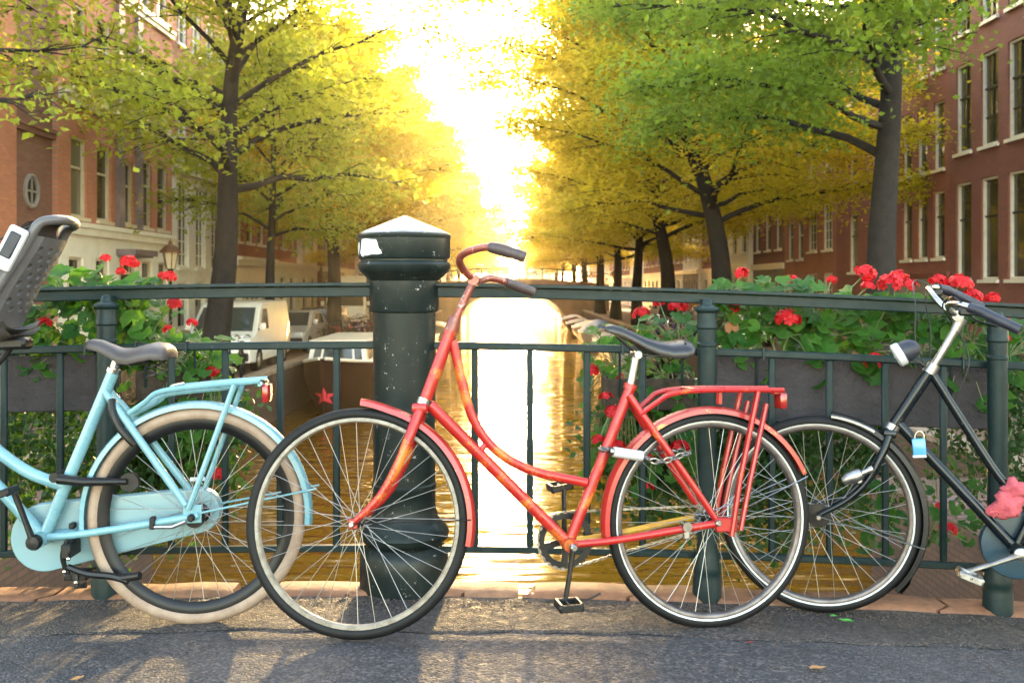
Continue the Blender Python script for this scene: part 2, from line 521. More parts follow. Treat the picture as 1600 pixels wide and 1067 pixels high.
for side, nm in ((-1, 'street_left'), (1, 'street_right')):
    mb = MB(); E = 6.5
    xa, xb = side * E, side * 130
    # the street, its wall down into the water
    mb.add([(xa, 3.66, QZ), (xb, 3.66, QZ), (xb, 600, QZ), (xa, 600, QZ)], [(0, 1, 2, 3)], 0)
    st = mb.build(nm, [M['cobble']], smooth=False); st['kind'] = 'structure'
    mb = MB()
    mb.add([(xa, 3.66, QZ - .02), (xa, 600, QZ - .02), (xa, 600, WZ - 1), (xa, 3.66, WZ - 1)], [(0, 1, 2, 3)], 0)
    w = mb.build('quay_wall', M['quay_wall'], smooth=False); w['kind'] = 'structure'
    mb = MB(); yy = 8.0
    while yy < 120:
        ln = 2.2
        mbs = MB(); mbs.cbox((xa + side * .17, yy + ln / 2, QZ + .03), (.40, ln - .015, .12), .015)
        mbs.build('coping_stone', M['coping'], w)
        yy += ln
    if side > 0:  # gravelly tree strip / pavement
        pass
# abutment landings beside the bridge
M['landing'] = brick_mat('landing_brick', (.16, .085, .07), (.12, .065, .055), (.05, .035, .03), 'xy', .21, .1, .012, .3)
for side in (-1, 1):
    mb = MB()
    x0 = side * 4.55
    mb.box(((x0 + side * 6.51) / 2, 7.9, (-1.34 + WZ - 1) / 2), (abs(6.51 - 4.55), 8.5, -1.34 - (WZ - 1)))
    o = mb.build('abutment', M['quay_wall'], smooth=False); o['kind'] = 'structure'
    if side > 0:
        # herringbone-free paving bricks seen through the railing at the right
        bm_ = MB(); bm_.cbox((0, 0, 0), (.20, .092, .06), .008)
        mats = [pm('paving_brick_%s' % k, c, tuple(x * .7 for x in c), 12, rough=.85, bs=40, bst=.4, bd=.004) for k, c in (('dull', (.17, .085, .075)), ('brown', (.13, .07, .06)), ('violet', (.15, .085, .09)))]
        mes = [bm_.mesh('brick', mm) for mm in mats]
        yv = 8.1; rws = 0
        while yv < 12.1:
            x = 4.62 + (.105 if rws % 2 else 0)
            while x < 6.45:
                if abs((x * 1500 / yv) - 720) < 130 or True:
                    if rws < 28 and x < 6.4:
                        b_ = link('brick', mes[RNG.randrange(3)], o)
                        b_.location = (x + .1, yv, -1.335 + RNG.uniform(-.006, .006)); b_.rotation_euler = (RNG.uniform(-.02, .02), RNG.uniform(-.02, .02), RNG.uniform(-.02, .02))
                x += .212
            yv += .104; rws += 1
# ------------------------------------------------------------------ houses
M['brick_orange'] = brick_mat('orange_red_brick', (.56, .20, .105), (.47, .155, .085), (.28, .20, .15))
M['brick_red'] = brick_mat('red_brick', (.40, .13, .08), (.32, .10, .065), (.24, .17, .13))
M['brick_brown'] = brick_mat('brown_brick', (.27, .12, .085), (.21, .09, .065), (.15, .11, .09))
M['brick_dark'] = brick_mat('dark_red_brick', (.24, .075, .058), (.19, .06, .048), (.11, .075, .06))
M['brick_wine'] = brick_mat('wine_red_brick', (.28, .08, .058), (.22, .065, .05), (.14, .09, .075))
M['stucco'] = pm('white_stucco', (.82, .77, .67), (.75, .69, .59), 2.5, rough=.8, bs=14, bst=.15, bd=.005)
M['stone_grey'] = pm('grey_plinth_stone', (.26, .23, .21), (.2, .18, .165), 2, rough=.8, bs=12, bst=.3, bd=.008)
M['frame_white'] = pm('white_window_paint', (.72, .68, .60), (.62, .58, .50), 6, rough=.5)
M['frame_cream'] = pm('cream_window_paint', (.62, .54, .40), (.54, .46, .34), 6, rough=.5)
M['mauve'] = pm('mauve_painted_timber', (.20, .155, .17), (.16, .12, .135), 5, rough=.6)
M['sash_dark'] = pm('dark_green_sash_paint', (.02, .022, .02), None, rough=.4)
M['roof_tile'] = pm('roof_tile', (.16, .07, .05), (.10, .05, .04), 4, rough=.8, bs=10, bst=.5, bd=.02)
M['door_dark'] = pm('dark_door_paint', (.03, .022, .018), (.05, .03, .025), 6, rough=.4)
M['door_red'] = pm('dark_red_door_paint', (.22, .02, .025), (.18, .015, .02), 6, rough=.4)
def glass(name, c, r=.06):
    m, nt, N, L, b = nodes_of(name)
    b.inputs['Base Color'].default_value = col4(c); b.inputs['Roughness'].default_value = r
    b.inputs['Specular IOR Level'].default_value = .8
    bump(nt, b, noise(nt, 1.3, 2), .06, .02)
    return m
M['glass'] = [glass('window_glass_dark', (.035, .032, .022)), glass('window_glass_curtain', (.16, .145, .10), .09), glass('window_glass_shade', (.02, .022, .02))]

def house(side, X, y0, W, ztop, mats, wins, label, base_h=None, name='canal_house', depth=9, doors=(), pilasters=(), bands=(), frame='frame_white', gl=None, muntin=(1, 1), sash='frame_white', rooft=True, ovals=()):
    """facade in the plane x=X facing the canal, running from y0 to y0+W; heights are metres above the street"""
    root = thing(name, label, 'house', (X, y0, QZ))
    s = -1 if side < 0 else 1
    P = lambda u, d, z: (s * d, u, z)
    ops = [w[:4] for w in wins] + [d[:4] for d in doors]
    us = sorted(set([0, W] + [v for o in ops for v in o[:2]])); zs = sorted(set([0, ztop] + ([base_h] if base_h else []) + [v for o in ops for v in o[2:4]]))
    mb = MB()
    for i in range(len(us) - 1):
        for j in range(len(zs) - 1):
            uc, zc = (us[i] + us[i + 1]) / 2, (zs[j] + zs[j + 1]) / 2
            if any(o[0] < uc < o[1] and o[2] < zc < o[3] for o in ops): continue
            mb.add([P(us[i], 0, zs[j]), P(us[i + 1], 0, zs[j]), P(us[i + 1], 0, zs[j + 1]), P(us[i], 0, zs[j + 1])], [(0, 1, 2, 3)], 1 if (base_h and zc < base_h) else 0)
    for o in ops:
        mi = 1 if (base_h and o[2] < base_h) else 0
        a = [P(o[0], 0, o[2]), P(o[1], 0, o[2]), P(o[1], 0, o[3]), P(o[0], 0, o[3])]
        b = [P(o[0], .2, o[2]), P(o[1], .2, o[2]), P(o[1], .2, o[3]), P(o[0], .2, o[3])]
        mb.add(a + b, [(0, 1, 5, 4), (1, 2, 6, 5), (2, 3, 7, 6), (3, 0, 4, 7)], mi)
    for u in (0, W):
        mb.add([P(u, 0, 0), P(u, depth, 0), P(u, depth, ztop), P(u, 0, ztop)], [(0, 1, 2, 3)], 0)
    mb.add([P(0, depth, 0), P(W, depth, 0), P(W, depth, ztop), P(0, depth, ztop)], [(0, 1, 2, 3)], 0)
    mb.build('wall', [M[mats[0]], M[mats[1]] if len(mats) > 1 else M[mats[0]]], root, smooth=False)
    def bx(mbx, u0, u1, d0, d1, z0, z1):
        mbx.box((s * (d0 + d1) / 2, (u0 + u1) / 2, (z0 + z1) / 2), (abs(d1 - d0), u1 - u0, z1 - z0))
    for w in wins:
        u0, u1, z0, z1 = w[:4]
        st = w[4] if len(w) > 4 else muntin
        f = .07 if u1 - u0 > .8 else .055
        mb = MB()
        bx(mb, u0, u0 + f, .06, .17, z0, z1); bx(mb, u1 - f, u1, .06, .17, z0, z1)
        bx(mb, u0 + f, u1 - f, .06, .17, z0, z0 + f); bx(mb, u0 + f, u1 - f, .06, .17, z1 - f, z1)
        wo_ = mb.build('window', M[frame], root, smooth=False)
        zm = z0 + (z1 - z0) * .62
        ms = MB()
        bx(ms, u0 + f, u1 - f, .09, .15, zm - .03, zm + .03)
        nu, nz = st
        for k in range(1, nu + 1):
            if nu > 1 or nz > 1:
                uu = u0 + (u1 - u0) * k / (nu + 1)
                bx(ms, uu - .016, uu + .016, .10, .15, z0 + f, zm - .03); bx(ms, uu - .016, uu + .016, .10, .15, zm + .03, z1 - f)
        for k in range(1, nz):
            zz = z0 + (zm - z0) * k / nz
            bx(ms, u0 + f, u1 - f, .102, .148, zz - .016, zz + .016)
        ms.build('sash_bar', M[sash], wo_, smooth=False)
        mp = MB(); bx(mp, u0 + f - .01, u1 - f + .01, .14, .146, z0 + f - .01, z1 - f + .01)
        mp.build('pane', M['glass'][RNG.choice((0, 0, 1, 2)) if gl is None else gl], wo_, smooth=False)
        msl = MB(); bx(msl, u0 - .06, u1 + .06, -.09, .05, z0 - .10, z0 - .004)
        msl.build('sill', M[frame], wo_, smooth=False)
    for d in doors:
        u0, u1, z0, z1, mt = d[:5]
        mb = MB(); bx(mb, u0 + .08, u1 - .08, .12, .17, z0, z1 - .5)
        dr = mb.build('door', M[mt], root, smooth=False)
        mf = MB(); bx(mf, u0, u0 + .08, .05, .18, z0, z1); bx(mf, u1 - .08, u1, .05, .18, z0, z1); bx(mf, u0 + .08, u1 - .08, .05, .18, z1 - .5, z1 - .42); bx(mf, u0 + .08, u1 - .08, .05, .18, z1 - .08, z1)
        mf.build('door_frame', M[frame], dr, smooth=False)
        mp = MB(); bx(mp, u0 + .08, u1 - .08, .13, .14, z1 - .42, z1 - .08); mp.build('pane', M['glass'][0], dr, smooth=False)
        if len(d) > 5:
            mc = MB(); bx(mc, u0 - .25, u1 + .25, -.55, -.003, z1 + .05, z1 + .22); bx(mc, u0 - .15, u1 + .15, -.45, -.003, z1 + .005, z1 + .05)
            mc.build('door_canopy', M[d[5]], root, smooth=False)
    for (u0, u1, z0, z1, mt, pr) in pilasters:
        mb = MB(); bx(mb, u0, u1, -pr, -.003, z0, z1); mb.build('pilaster', M[mt], root, smooth=False)
    for (z, h, pr, mt) in bands:
        mb = MB(); bx(mb, .01, W - .01, -pr, -.003, z, z + h * .6); bx(mb, .0, W, -pr * 1.5, -.003, z + h * .6 + .001, z + h)
        mb.build('cornice', M[mt], root, smooth=False)
    for (uc, zc, ru, rz) in ovals:
        mo = MB(); pts = [(s * -.03, uc + ru * math.cos(a), zc + rz * math.sin(a)) for a in [2 * math.pi * k / 28 for k in range(28)]]
        mo.tube(pts, .055, 6, closed=True)
        wv = mo.build('oval_window', M['stone_grey'], root)
        mp = MB(); mp.add([(s * -.012, uc, zc)] + [(s * -.012, p[1], p[2]) for p in pts], [(0, 1 + k, 1 + (k + 1) % 28) for k in range(28)]); mp.build('pane', M['glass'][2], wv, smooth=False)
        ms = MB(); bx(ms, uc - ru, uc + ru, -.05, -.02, zc - .025, zc + .025); bx(ms, uc - .025, uc + .025, -.048, -.022, zc - rz, zc + rz); ms.build('sash_bar', M['stone_grey'], wv, smooth=False)
    if rooft:
        mc = MB(); bx(mc, -.02, W + .02, -.35, .2, ztop, ztop + .35); bx(mc, -.02, W + .02, -.2, .2, ztop - .25, ztop - .003); mc.build('roof_cornice', M['frame_white'], root, smooth=False)
        mr = MB(); zr = ztop + .352
        mr.add([P(0, .0, zr), P(W, .0, zr), P(W, depth, zr), P(0, depth, zr), P(0, depth / 2, zr + 2.6), P(W, depth / 2, zr + 2.6)], [(0, 1, 5, 4), (3, 2, 5, 4), (0, 4, 3), (1, 2, 5)])
        rf = mr.build('roof', M['roof_tile'], root, smooth=False)
        mch = MB(); bx(mch, W * .8, W * .8 + .6, depth * .45, depth * .45 + .5, zr + 1.6, zr + 3.6); mch.build('chimney', M['brick_brown'], rf, smooth=False)
    return root

XL, XR = -11.3, 13.5
def row(us, w, z0, z1, st=None):
    return [(u - w / 2, u + w / 2, z0, z1) + ((st,) if st else ()) for u in us]
# --- left row
house(-1, XL, 12.0, 9.9, 13.5, ('brick_orange',), row((1.5, 3.6, 5.7, 8.0), 1.1, 4.3, 6.4) + row((1.5, 3.6, 5.7, 8.0), 1.1, 7.7, 9.6) + row((1.5, 3.6, 8.0), 1.1, 1.0, 3.0), 'orange brick canal house cut off at the left edge', doors=((5.1, 6.3, 0, 2.8, 'door_dark'),))
house(-1, XL - .15, 21.9, 2.0, 14.5, ('brick_brown',), [], 'narrow set-back brown brick house with an oval window', ovals=((.92, 4.62, .30, .37),), bands=((6.0, .22, .10, 'brick_brown'),))
u5 = (1.05, 2.55, 4.35, 5.55, 6.95)
w1 = []
for (z0, z1) in ((4.16, 6.25), (7.5, 9.7), (10.9, 12.6)):
    w1 += row((1.15, 2.7, 5.75, 7.15), .92, z0, z1) + row((4.35,), .8, z0 + .02, z1 - .25)
w1 += row((1.0, 2.6, 5.85, 7.2), .85, 1.75, 3.12)
house(-1, XL, 23.9, 8.0, 13.6, ('brick_orange', 'stucco'), w1, 'tall orange brick house with white stucco ground floor and mauve pilasters', base_h=3.75, frame='frame_cream', sash='frame_cream',
      doors=((3.75, 5.0, 0, 3.2, 'door_dark', 'mauve'),), pilasters=((3.45, 3.85, 4.05, 10.4, 'mauve', .12), (4.85, 5.22, 4.05, 10.4, 'mauve', .12)),
      bands=((3.7, .32, .12, 'stucco'), (7.05, .28, .10, 'frame_cream'), (10.5, .25, .1, 'frame_cream')))
w2 = row((1.1, 2.9, 4.7), 1.15, 3.0, 5.9, (2, 4)) + row((1.1, 2.9, 4.7), 1.1, .9, 2.5) + row((1.0, 2.5, 4.0, 5.4), 1.0, 7.5, 9.6, (1, 2)) + row((1.0, 2.5, 4.0, 5.4), 1.0, 10.6, 12.2, (1, 2))
house(-1, XL, 31.9, 6.5, 13.2, ('brick_red', 'frame_white'), w2, 'brick house with tall white lower front and many-paned windows', base_h=6.4, bands=((6.2, .45, .2, 'frame_white'),), doors=((5.55, 6.35, 0, 2.7, 'door_red'),))
w3 = row((1.2, 3.0, 4.8), 1.1, 4.2, 6.4) + row((1.2, 3.0, 4.8), 1.1, 7.5, 9.5) + row((1.2, 3.0, 4.8), 1.1, 10.4, 12)
house(-1, XL, 38.4, 6.0, 13.0, ('brick_red', 'frame_white'), w3 + row((3.4,), 3.0, .5, 2.5, (3, 1)), 'red brick house with white shop front beside the thin tree', base_h=3.3, bands=((3.2, .35, .35, 'frame_white'),), doors=((.4, 1.4, 0, 2.6, 'door_red'),))
xs = 44.4; kinds = [('brick_orange', 'stucco'), ('stucco', 'stucco'), ('brick_brown', 'stone_grey'), ('brick_red', 'frame_white'), ('stucco', 'stone_grey'), ('brick_orange', 'stucco'), ('brick_brown', 'stucco')]
names_l = ['orange brick house left of the canal behind the third tree', 'pale stucco house on the left bank', 'brown brick house on the left bank with grey plinth', 'red brick house on the left bank with white ground floor', 'second pale stucco house far along the left bank', 'far orange brick house on the left bank', 'farthest brown brick house on the left bank']
for k, kd in enumerate(kinds):
    W = 6.0 + (k % 3) * .8
    us = [W * (i + .5) / 3 for i in range(3)]
    ww = row(us, 1.1, 4.2, 6.3) + row(us, 1.1, 7.4, 9.4) + row(us, 1.1, 10.3, 11.8) + row(us[1:], 1.1, 1.0, 2.8)
    house(-1, XL - .3 * (k % 2), xs, W, 12.4 + (k * 37 % 5) * .35, kd, ww, names_l[k], base_h=3.3, bands=((3.2, .3, .12, 'frame_white'),), doors=((us[0] - .5, us[0] + .5, 0, 2.7, 'door_dark'),))
    xs += W
# --- right row
wr1 = []
for (z0, z1) in ((2.55, 5.45), (6.35, 9.0), (9.9, 12.0)):
    wr1 += row((4.4, 6.05, 7.55, 9.1), .98, z0, z1, (1, 2) if z0 > 6 else (1, 1))
house(1, XR, 19.6, 10.0, 13.6, ('brick_dark', 'brick_dark'), wr1, 'dark red brick house at the right edge with white framed windows strung with lights', doors=((1.2, 2.6, .3, 4.4, 'door_dark', 'frame_white'),), sash='sash_dark', gl=0)
wr2 = []
for (z0, z1) in ((3.25, 5.35), (6.05, 8.2), (9.2, 11.2)):
    wr2 += row((.75, 2.0, 3.2), .78, z0, z1)
house(1, XR, 29.6, 3.95, 13.0, ('brick_wine', 'stone_grey'), wr2, 'narrow wine red house with three white windows a floor', base_h=2.6, bands=((2.65, .16, .08, 'brick_wine'),), sash='sash_dark', gl=0)
wr3 = []
for (z0, z1) in ((2.9, 5.2), (6.4, 8.6), (9.6, 11.4)):
    wr3 += row((2.0, 4.4), .95, z0, z1)
house(1, XR, 33.55, 6.4, 12.6, ('brick_wine',), wr3, 'red brick house behind the big right tree', doors=((.3, 1.2, 0, 3.4, 'door_dark'),), sash='sash_dark')
wr4 = row((1.1, 3.2), 1.25, 3.9, 5.9, (2, 3)) + row((1.1, 3.2), 1.2, 1.0, 2.9, (2, 3)) + row((5.0, 6.6), .9, 3.6, 5.4) + row((1.1, 3.2, 5.0, 6.6), 1.0, 7.3, 9.2) + row((5.2, 6.5), .8, 1.6, 2.5)
house(1, XR, 39.95, 7.6, 12.8, ('brick_red', 'brick_red'), wr4, 'brighter red brick house with many-paned white windows on the right bank')
xs = 47.55
kinds = [('brick_dark', 'stone_grey'), ('stucco', 'stucco'), ('brick_wine', 'frame_white'), ('stucco', 'stone_grey'), ('brick_brown', 'stucco'), ('brick_red', 'frame_white')]
names_r = ['dark brick house with grey plinth between the right trees', 'pale stucco house on the right bank', 'wine red house on the right bank with white ground floor', 'second pale house far along the right bank', 'far brown brick house on the right bank', 'farthest red brick house on the right bank']
for k, kd in enumerate(kinds):
    W = 6.2 + (k % 3) * .7
    us = [W * (i + .5) / 3 for i in range(3)]
    ww = row(us, 1.1, 4.2, 6.3) + row(us, 1.1, 7.4, 9.4) + row(us, 1.1, 10.3, 11.8) + row(us[1:], 1.1, 1.0, 2.8)
    house(1, XR - .25 * (k % 2), xs, W, 12.3 + (k * 53 % 5) * .35, kd, ww, names_r[k], base_h=3.3, bands=((3.2, .3, .12, 'frame_white'),), doors=((us[0] - .5, us[0] + .5, 0, 2.7, 'door_red' if k == 1 else 'door_dark'),))
    xs += W
ORD = ['thirteenth', 'fourteenth', 'fifteenth', 'sixteenth', 'seventeenth', 'eighteenth', 'nineteenth', 'twentieth', 'twenty-first']
for side, X, ys, kk in ((-1, XL, 90.0, [('stucco', 'stucco'), ('brick_red', 'stucco'), ('brick_orange', 'stucco')]), (1, XR, 88.0, [('brick_red', 'frame_white'), ('stucco', 'stucco'), ('brick_wine', 'stucco')])):
    for k in range(9):
        W = 10.5 + (k % 3); us = [W * (i + .5) / 4 for i in range(4)]
        ww = row(us, 1.2, 4.2, 6.3) + row(us, 1.2, 7.4, 9.4) + row(us[1:], 1.2, 1.0, 2.8)
        house(side, X, ys, W, 12 + (k * 29 % 4) * .5, kk[k % 3], ww, 'far %s house, %s of the %s bank row' % (kk[k % 3][0].split('_')[-1], ORD[k], 'left' if side < 0 else 'right'), base_h=3.3, bands=((3.2, .3, .12, 'frame_white'),), doors=((us[0] - .5, us[0] + .5, 0, 2.7, 'door_dark'),))
        ys += W
# --- the far bridge, church tower
M['bridge_stone'] = pm('far_bridge_brick', (.22, .13, .09), (.16, .10, .07), 1.0, rough=.85)
fb = thing('arched_bridge', 'low brick arched bridge across the far end of the canal', 'bridge', (0, 92, WZ))
mb = MB(); rings = []
for i in range(41):
    x = -9 + 18 * i / 40
    top = 3.75 + .55 * (1 - (x / 9) ** 2)
    a = max(0, 1 - (x / 5.2) ** 2); bot = math.sqrt(a) * 3.0 if abs(x) < 5.2 else -.5
    rings.append([(x, -3, bot), (x, -3, top), (x, 3, top), (x, 3, bot)])
mb.loft(rings, closed_ring=True); mb.build('arch', M['bridge_stone'], fb, angle=30)
mb = MB()
for ys in (-2.9,):
    pts = [(x, ys, 3.75 + .55 * (1 - (x / 9) ** 2) + .95) for x in [-9 + 18 * i / 20 for i in range(21)]]
    mb.tube(pts, .05, 5)
    mb.tube([(p[0], p[1], p[2] - .45) for p in pts], .03, 4)
mb.build('railing', M['paint_green'], fb)
for i in range(13):
    x = -8.4 + 16.8 * i / 12
    mp = MB(); z = 3.75 + .55 * (1 - (x / 9) ** 2)
    mp.tube([(x, -2.9, z), (x, -2.9, z + 1.0)], .05, 6); mp.build('railing_post', M['paint_green'], fb)
M['tower'] = pm('pale_stone_tower', (.34, .28, .24), (.28, .23, .2), .3, rough=.9)
ct = thing('church_tower', 'hazy pale church tower far beyond the canal', 'tower', (-5.2, 400, QZ))
mb = MB(); mb.box((0, 0, 12), (9, 9, 24)); mb.build('tower_base', M['tower'], ct, smooth=False)
mb = MB(); mb.box((0, 0, 29), (6, 6, 10)); mb.build('belfry', M['tower'], ct, smooth=False)
mb = MB(); mb.lathe([(3.4, 34), (2.4, 36), (1.4, 37), (.9, 40), (0, 45)], 8); mb.build('spire', M['roof_tile'], ct)
for s_ in (-1, 1):
    mb = MB(); mb.box((s_ * 1.2, -3.02, 30), (1.1, .05, 4)); mb.build('louvre_window', M['sash_dark'], ct, smooth=False)
fh = thing('gabled_house', 'hazy gabled house closing the far end of the canal', 'house', (9, 330, QZ))
mb = MB(); mb.box((0, 0, 7), (14, 10, 14)); mb.build('wall', M['tower'], fh, smooth=False)
mb = MB(); mb.extrude_poly([(-7.4, 14.01), (7.4, 14.01), (0, 20)], -5.2, 5.2); mb.build('roof', M['roof_tile'], fh, smooth=False)
for i in range(3):
    for j in range(3):
        mb = MB(); mb.box((-4 + 4 * i, -5.05, 4 + 4 * j), (1.4, .12, 2.2)); mb.build('window', M['glass'][0], fh, smooth=False)
# ------------------------------------------------------------------ railing and posts
def at(px, py, Y):
    return Vector(((px - 800) / 1500 * Y, Y, EYE - (py - 445) / 1500 * Y))
RY_ = 3.58
def rail_strip(x0, x1, zc, h, w, y, cap=None):
    mb = MB(); n = max(2, int(abs(x1 - x0) / .15)); rings = []
    for i in range(n + 1):
        x = x0 + (x1 - x0) * i / n
        z = zc - fall(x); b = min(h, w) * .18
        q = []
        for (a, c) in ((-w / 2 + b, -h / 2), (w / 2 - b, -h / 2), (w / 2, -h / 2 + b), (w / 2, h / 2 - b), (w / 2 - b, h / 2), (-w / 2 + b, h / 2), (-w / 2, h / 2 - b), (-w / 2, -h / 2 + b)):
            q.append((x, y + a, z + c))
        rings.append(q)
    mb.loft(rings, closed_ring=True, caps=True)
    return mb
def railing(label, x0, x1, bal, posts):
    root = thing('bridge_railing', label, 'railing', ((x0 + x1) / 2, RY_, 0), group=None)
    L = T((-(x0 + x1) / 2, -RY_, 0))
    g = M['paint_green']
    def put(mb, nm):
        return mb.build(nm, g, root, M=L)
    mb = rail_strip(x0, x1, 1.075, .040, .022, RY_ + .01)
    put(mb, 'top_rail')
    put(rail_strip(x0, x1, 1.102, .013, .066, RY_ + .01), 'handrail_cap')
    put(rail_strip(x0, x1, .876, .028, .030, RY_), 'middle_rail')
    put(rail_strip(x0, x1, .120, .024, .030, RY_), 'bottom_rail')
    me = MB().cbox((0, 0, .378), (.026, .016, .735), .005).mesh('baluster', g)
    for x in bal:
        b = link('baluster', me, root); b.location = (x - (x0 + x1) / 2, 0, .119 - fall(x))
    # small cast posts with turned heads
    prof = [(.0001, 1.085), (.014, 1.083), (.020, 1.074), (.022, 1.062), (.042, 1.052), (.045, 1.046), (.044, 1.040), (.036, 1.032), (.036, .995), (.0385, .988), (.0385, .978), (.034, .972),
            (.034, .925), (.037, .921), (.037, .913), (.034, .909), (.034, .60), (.036, .30), (.037, .17), (.040, .155), (.044, .135), (.050, .105), (.051, .085), (.048, .075), (.053, .06), (.053, -.06), (.0001, -.06)]
    pme = MB().lathe(prof, 24).mesh('post', g, angle=35)
    for x in posts:
        b = link('post', pme, root); b.location = (x - (x0 + x1) / 2, -.055, -fall(x) - .01)
        br = MB().cbox((0, .03, 0), (.03, .07, .02), .003).build('rail_bracket', g, b); br.location = (0, 0, 1.07)
    return root
def bx_(px): return (px - 800) * RY_ / 1500
left_bal = [bx_(p) for p in (526, 438, 352, 268, 94, 6)] + [bx_(6) - .206 * k for k in range(1, 12) if k != 8]
right_bal = [bx_(p) for p in (742, 828, 917, 1004, 1206, 1296, 1383, 1474)] + [bx_(1545) + .206 * k for k in range(1, 11) if k != 5]
railing('dark green iron railing left of the big post', -4.6, -.515, left_bal, (bx_(176), bx_(176) - 2.06))
railing('dark green iron railing right of the big post', -.29, 4.6, right_bal, (bx_(1100), bx_(1547), bx_(1547) + 1.03))

PX, PY = -.4035, 3.60
post = thing('bridge_post', 'thick dark green iron post with pale pyramid cap and torn white sticker', 'post', (PX, PY, 0))
k = .0024
def zz(y): return EYE - (y - 445) * k
def pr(lst): return [(r * k, zz(y)) for (r, y) in lst]
body = pr([(70, 371), (71.5, 373), (71.5, 402), (70, 405), (67.5, 406), (67.5, 408.5), (70, 410), (72, 414), (71.5, 419), (68, 425), (62, 431), (57, 435), (56, 437), (54, 439), (54, 441), (53.5, 484), (52.5, 486.5), (49, 488), (48.5, 560), (48, 690),
           (48, 752), (50, 754), (50, 760), (48.5, 763), (49, 790), (52, 806), (59, 814), (67, 822), (70, 830), (68, 838), (61, 843), (59, 847), (64, 853), (68, 862), (69, 885), (69, 938), (71, 941), (71, 952)])
mb = MB(); mb.lathe(body, 56); mb.build('shaft', M['post_green'], post, angle=32)
mb = MB(); mb.lathe(pr([(0.01, 336.5), (40, 352), (69, 363.5), (71.8, 366), (71.8, 369), (70, 371.2)]), 8, M=RZ(R(22.5 + 9))); mb.build('cap', M['cap_white'], post, angle=12)
mb = MB(); mb.lathe(pr([(70.5, 366.2), (72.5, 368), (72.5, 372), (71.4, 374)]), 56); mb.build('cap_rim', M['post_green'], post)
# torn sticker wrapped on the drum
def wrap(poly, Rw, name, mat):
    mb = MB(); n = len(poly); xs_ = [p[0] for p in poly]; lo, hi = min(xs_) + .01, max(xs_) - .01; cols = []
    for q in range(25):
        x = lo + (hi - lo) * q / 24; ys = []
        for i in range(n):
            p0, p1 = poly[i], poly[(i + 1) % n]
            if (p0[0] - x) * (p1[0] - x) <= 0 and p0[0] != p1[0]: ys.append(p0[1] + (p1[1] - p0[1]) * (x - p0[0]) / (p1[0] - p0[0]))
        a = math.asin(max(-.98, min(.98, x * k / Rw)))
        cols.append([(Rw * math.sin(a), -Rw * math.cos(a), zz(min(ys))), (Rw * math.sin(a), -Rw * math.cos(a), zz(max(ys)))])
    mb.loft(cols)
    return mb.build(name, mat, post, smooth=False)
wrap([(-62, 376), (-54, 375), (-44, 376.5), (-35, 377), (-33, 384), (-31, 390), (-27, 394), (-26, 398), (-33, 399.5), (-42, 399), (-52, 401), (-58, 400), (-57, 403), (-61, 401), (-64, 396), (-62, 388)], .1722, 'sticker', M['sticker'])
wrap([(-68, 381), (-66, 379), (-65, 386), (-66.5, 397), (-68, 400), (-69, 392)], .1724, 'sticker_scrap', M['sticker'])

# ------------------------------------------------------------------ planters
def planter(label, x0, x1, z0, z1, y=3.78, slope=0.0, mt='planter'):
    xm = (x0 + x1) / 2
    root = thing('flower_box', label, 'planter', (xm, y, z0))
    w, h, d = x1 - x0, z1 - z0, .21
    B = RY(slope)
    for (c, s_, nm) in (((0, -d / 2, h / 2), (w, .014, h), 'front_panel'), ((0, d / 2, h / 2), (w, .014, h), 'back_panel'), ((-w / 2 + .007, 0, h / 2), (.014, d - .02, h - .002), 'end_panel'), ((w / 2 - .007, 0, h / 2), (.014, d - .02, h - .002), 'end_panel'), ((0, 0, .008), (w - .03, d - .02, .014), 'base_panel')):
        MB().cbox(c, s_, .004).build(nm, M[mt], root, M=B)
    MB().cbox((0, 0, h - .035), (w - .03, d - .02, .02), .004).build('soil', M['soil'], root, M=B)
    for s_ in (-.35, .35):
        mb = MB(); zr = (.876 - fall(xm + s_ * w)) - z0 + .02
        mb.tube([(s_ * w, -d / 2 + .01, h * .3), (s_ * w, -d / 2 - .012, h * .5), (s_ * w, -d / 2 - .012, zr - .01), (s_ * w, -(y - RY_) - .02, zr), (s_ * w, -(y - RY_) - .02, zr - .04)], .005, 6)
        mb.build('hanger', M['paint_green'], root)
    return root
planter('long slate grey flower box behind the railing at the right', .775, 1.835, .565, .815, slope=.035)
planter('slate grey flower box behind the railing at the left edge', -2.06, -1.50, .615, .83, slope=-.02)
planter('short flower box hidden by geraniums behind the red saddle', .36, .70, .62, .74, mt='soil')
planter('short flower box hidden by geraniums under the grey saddle', -1.44, -1.17, .66, .77, mt='soil')

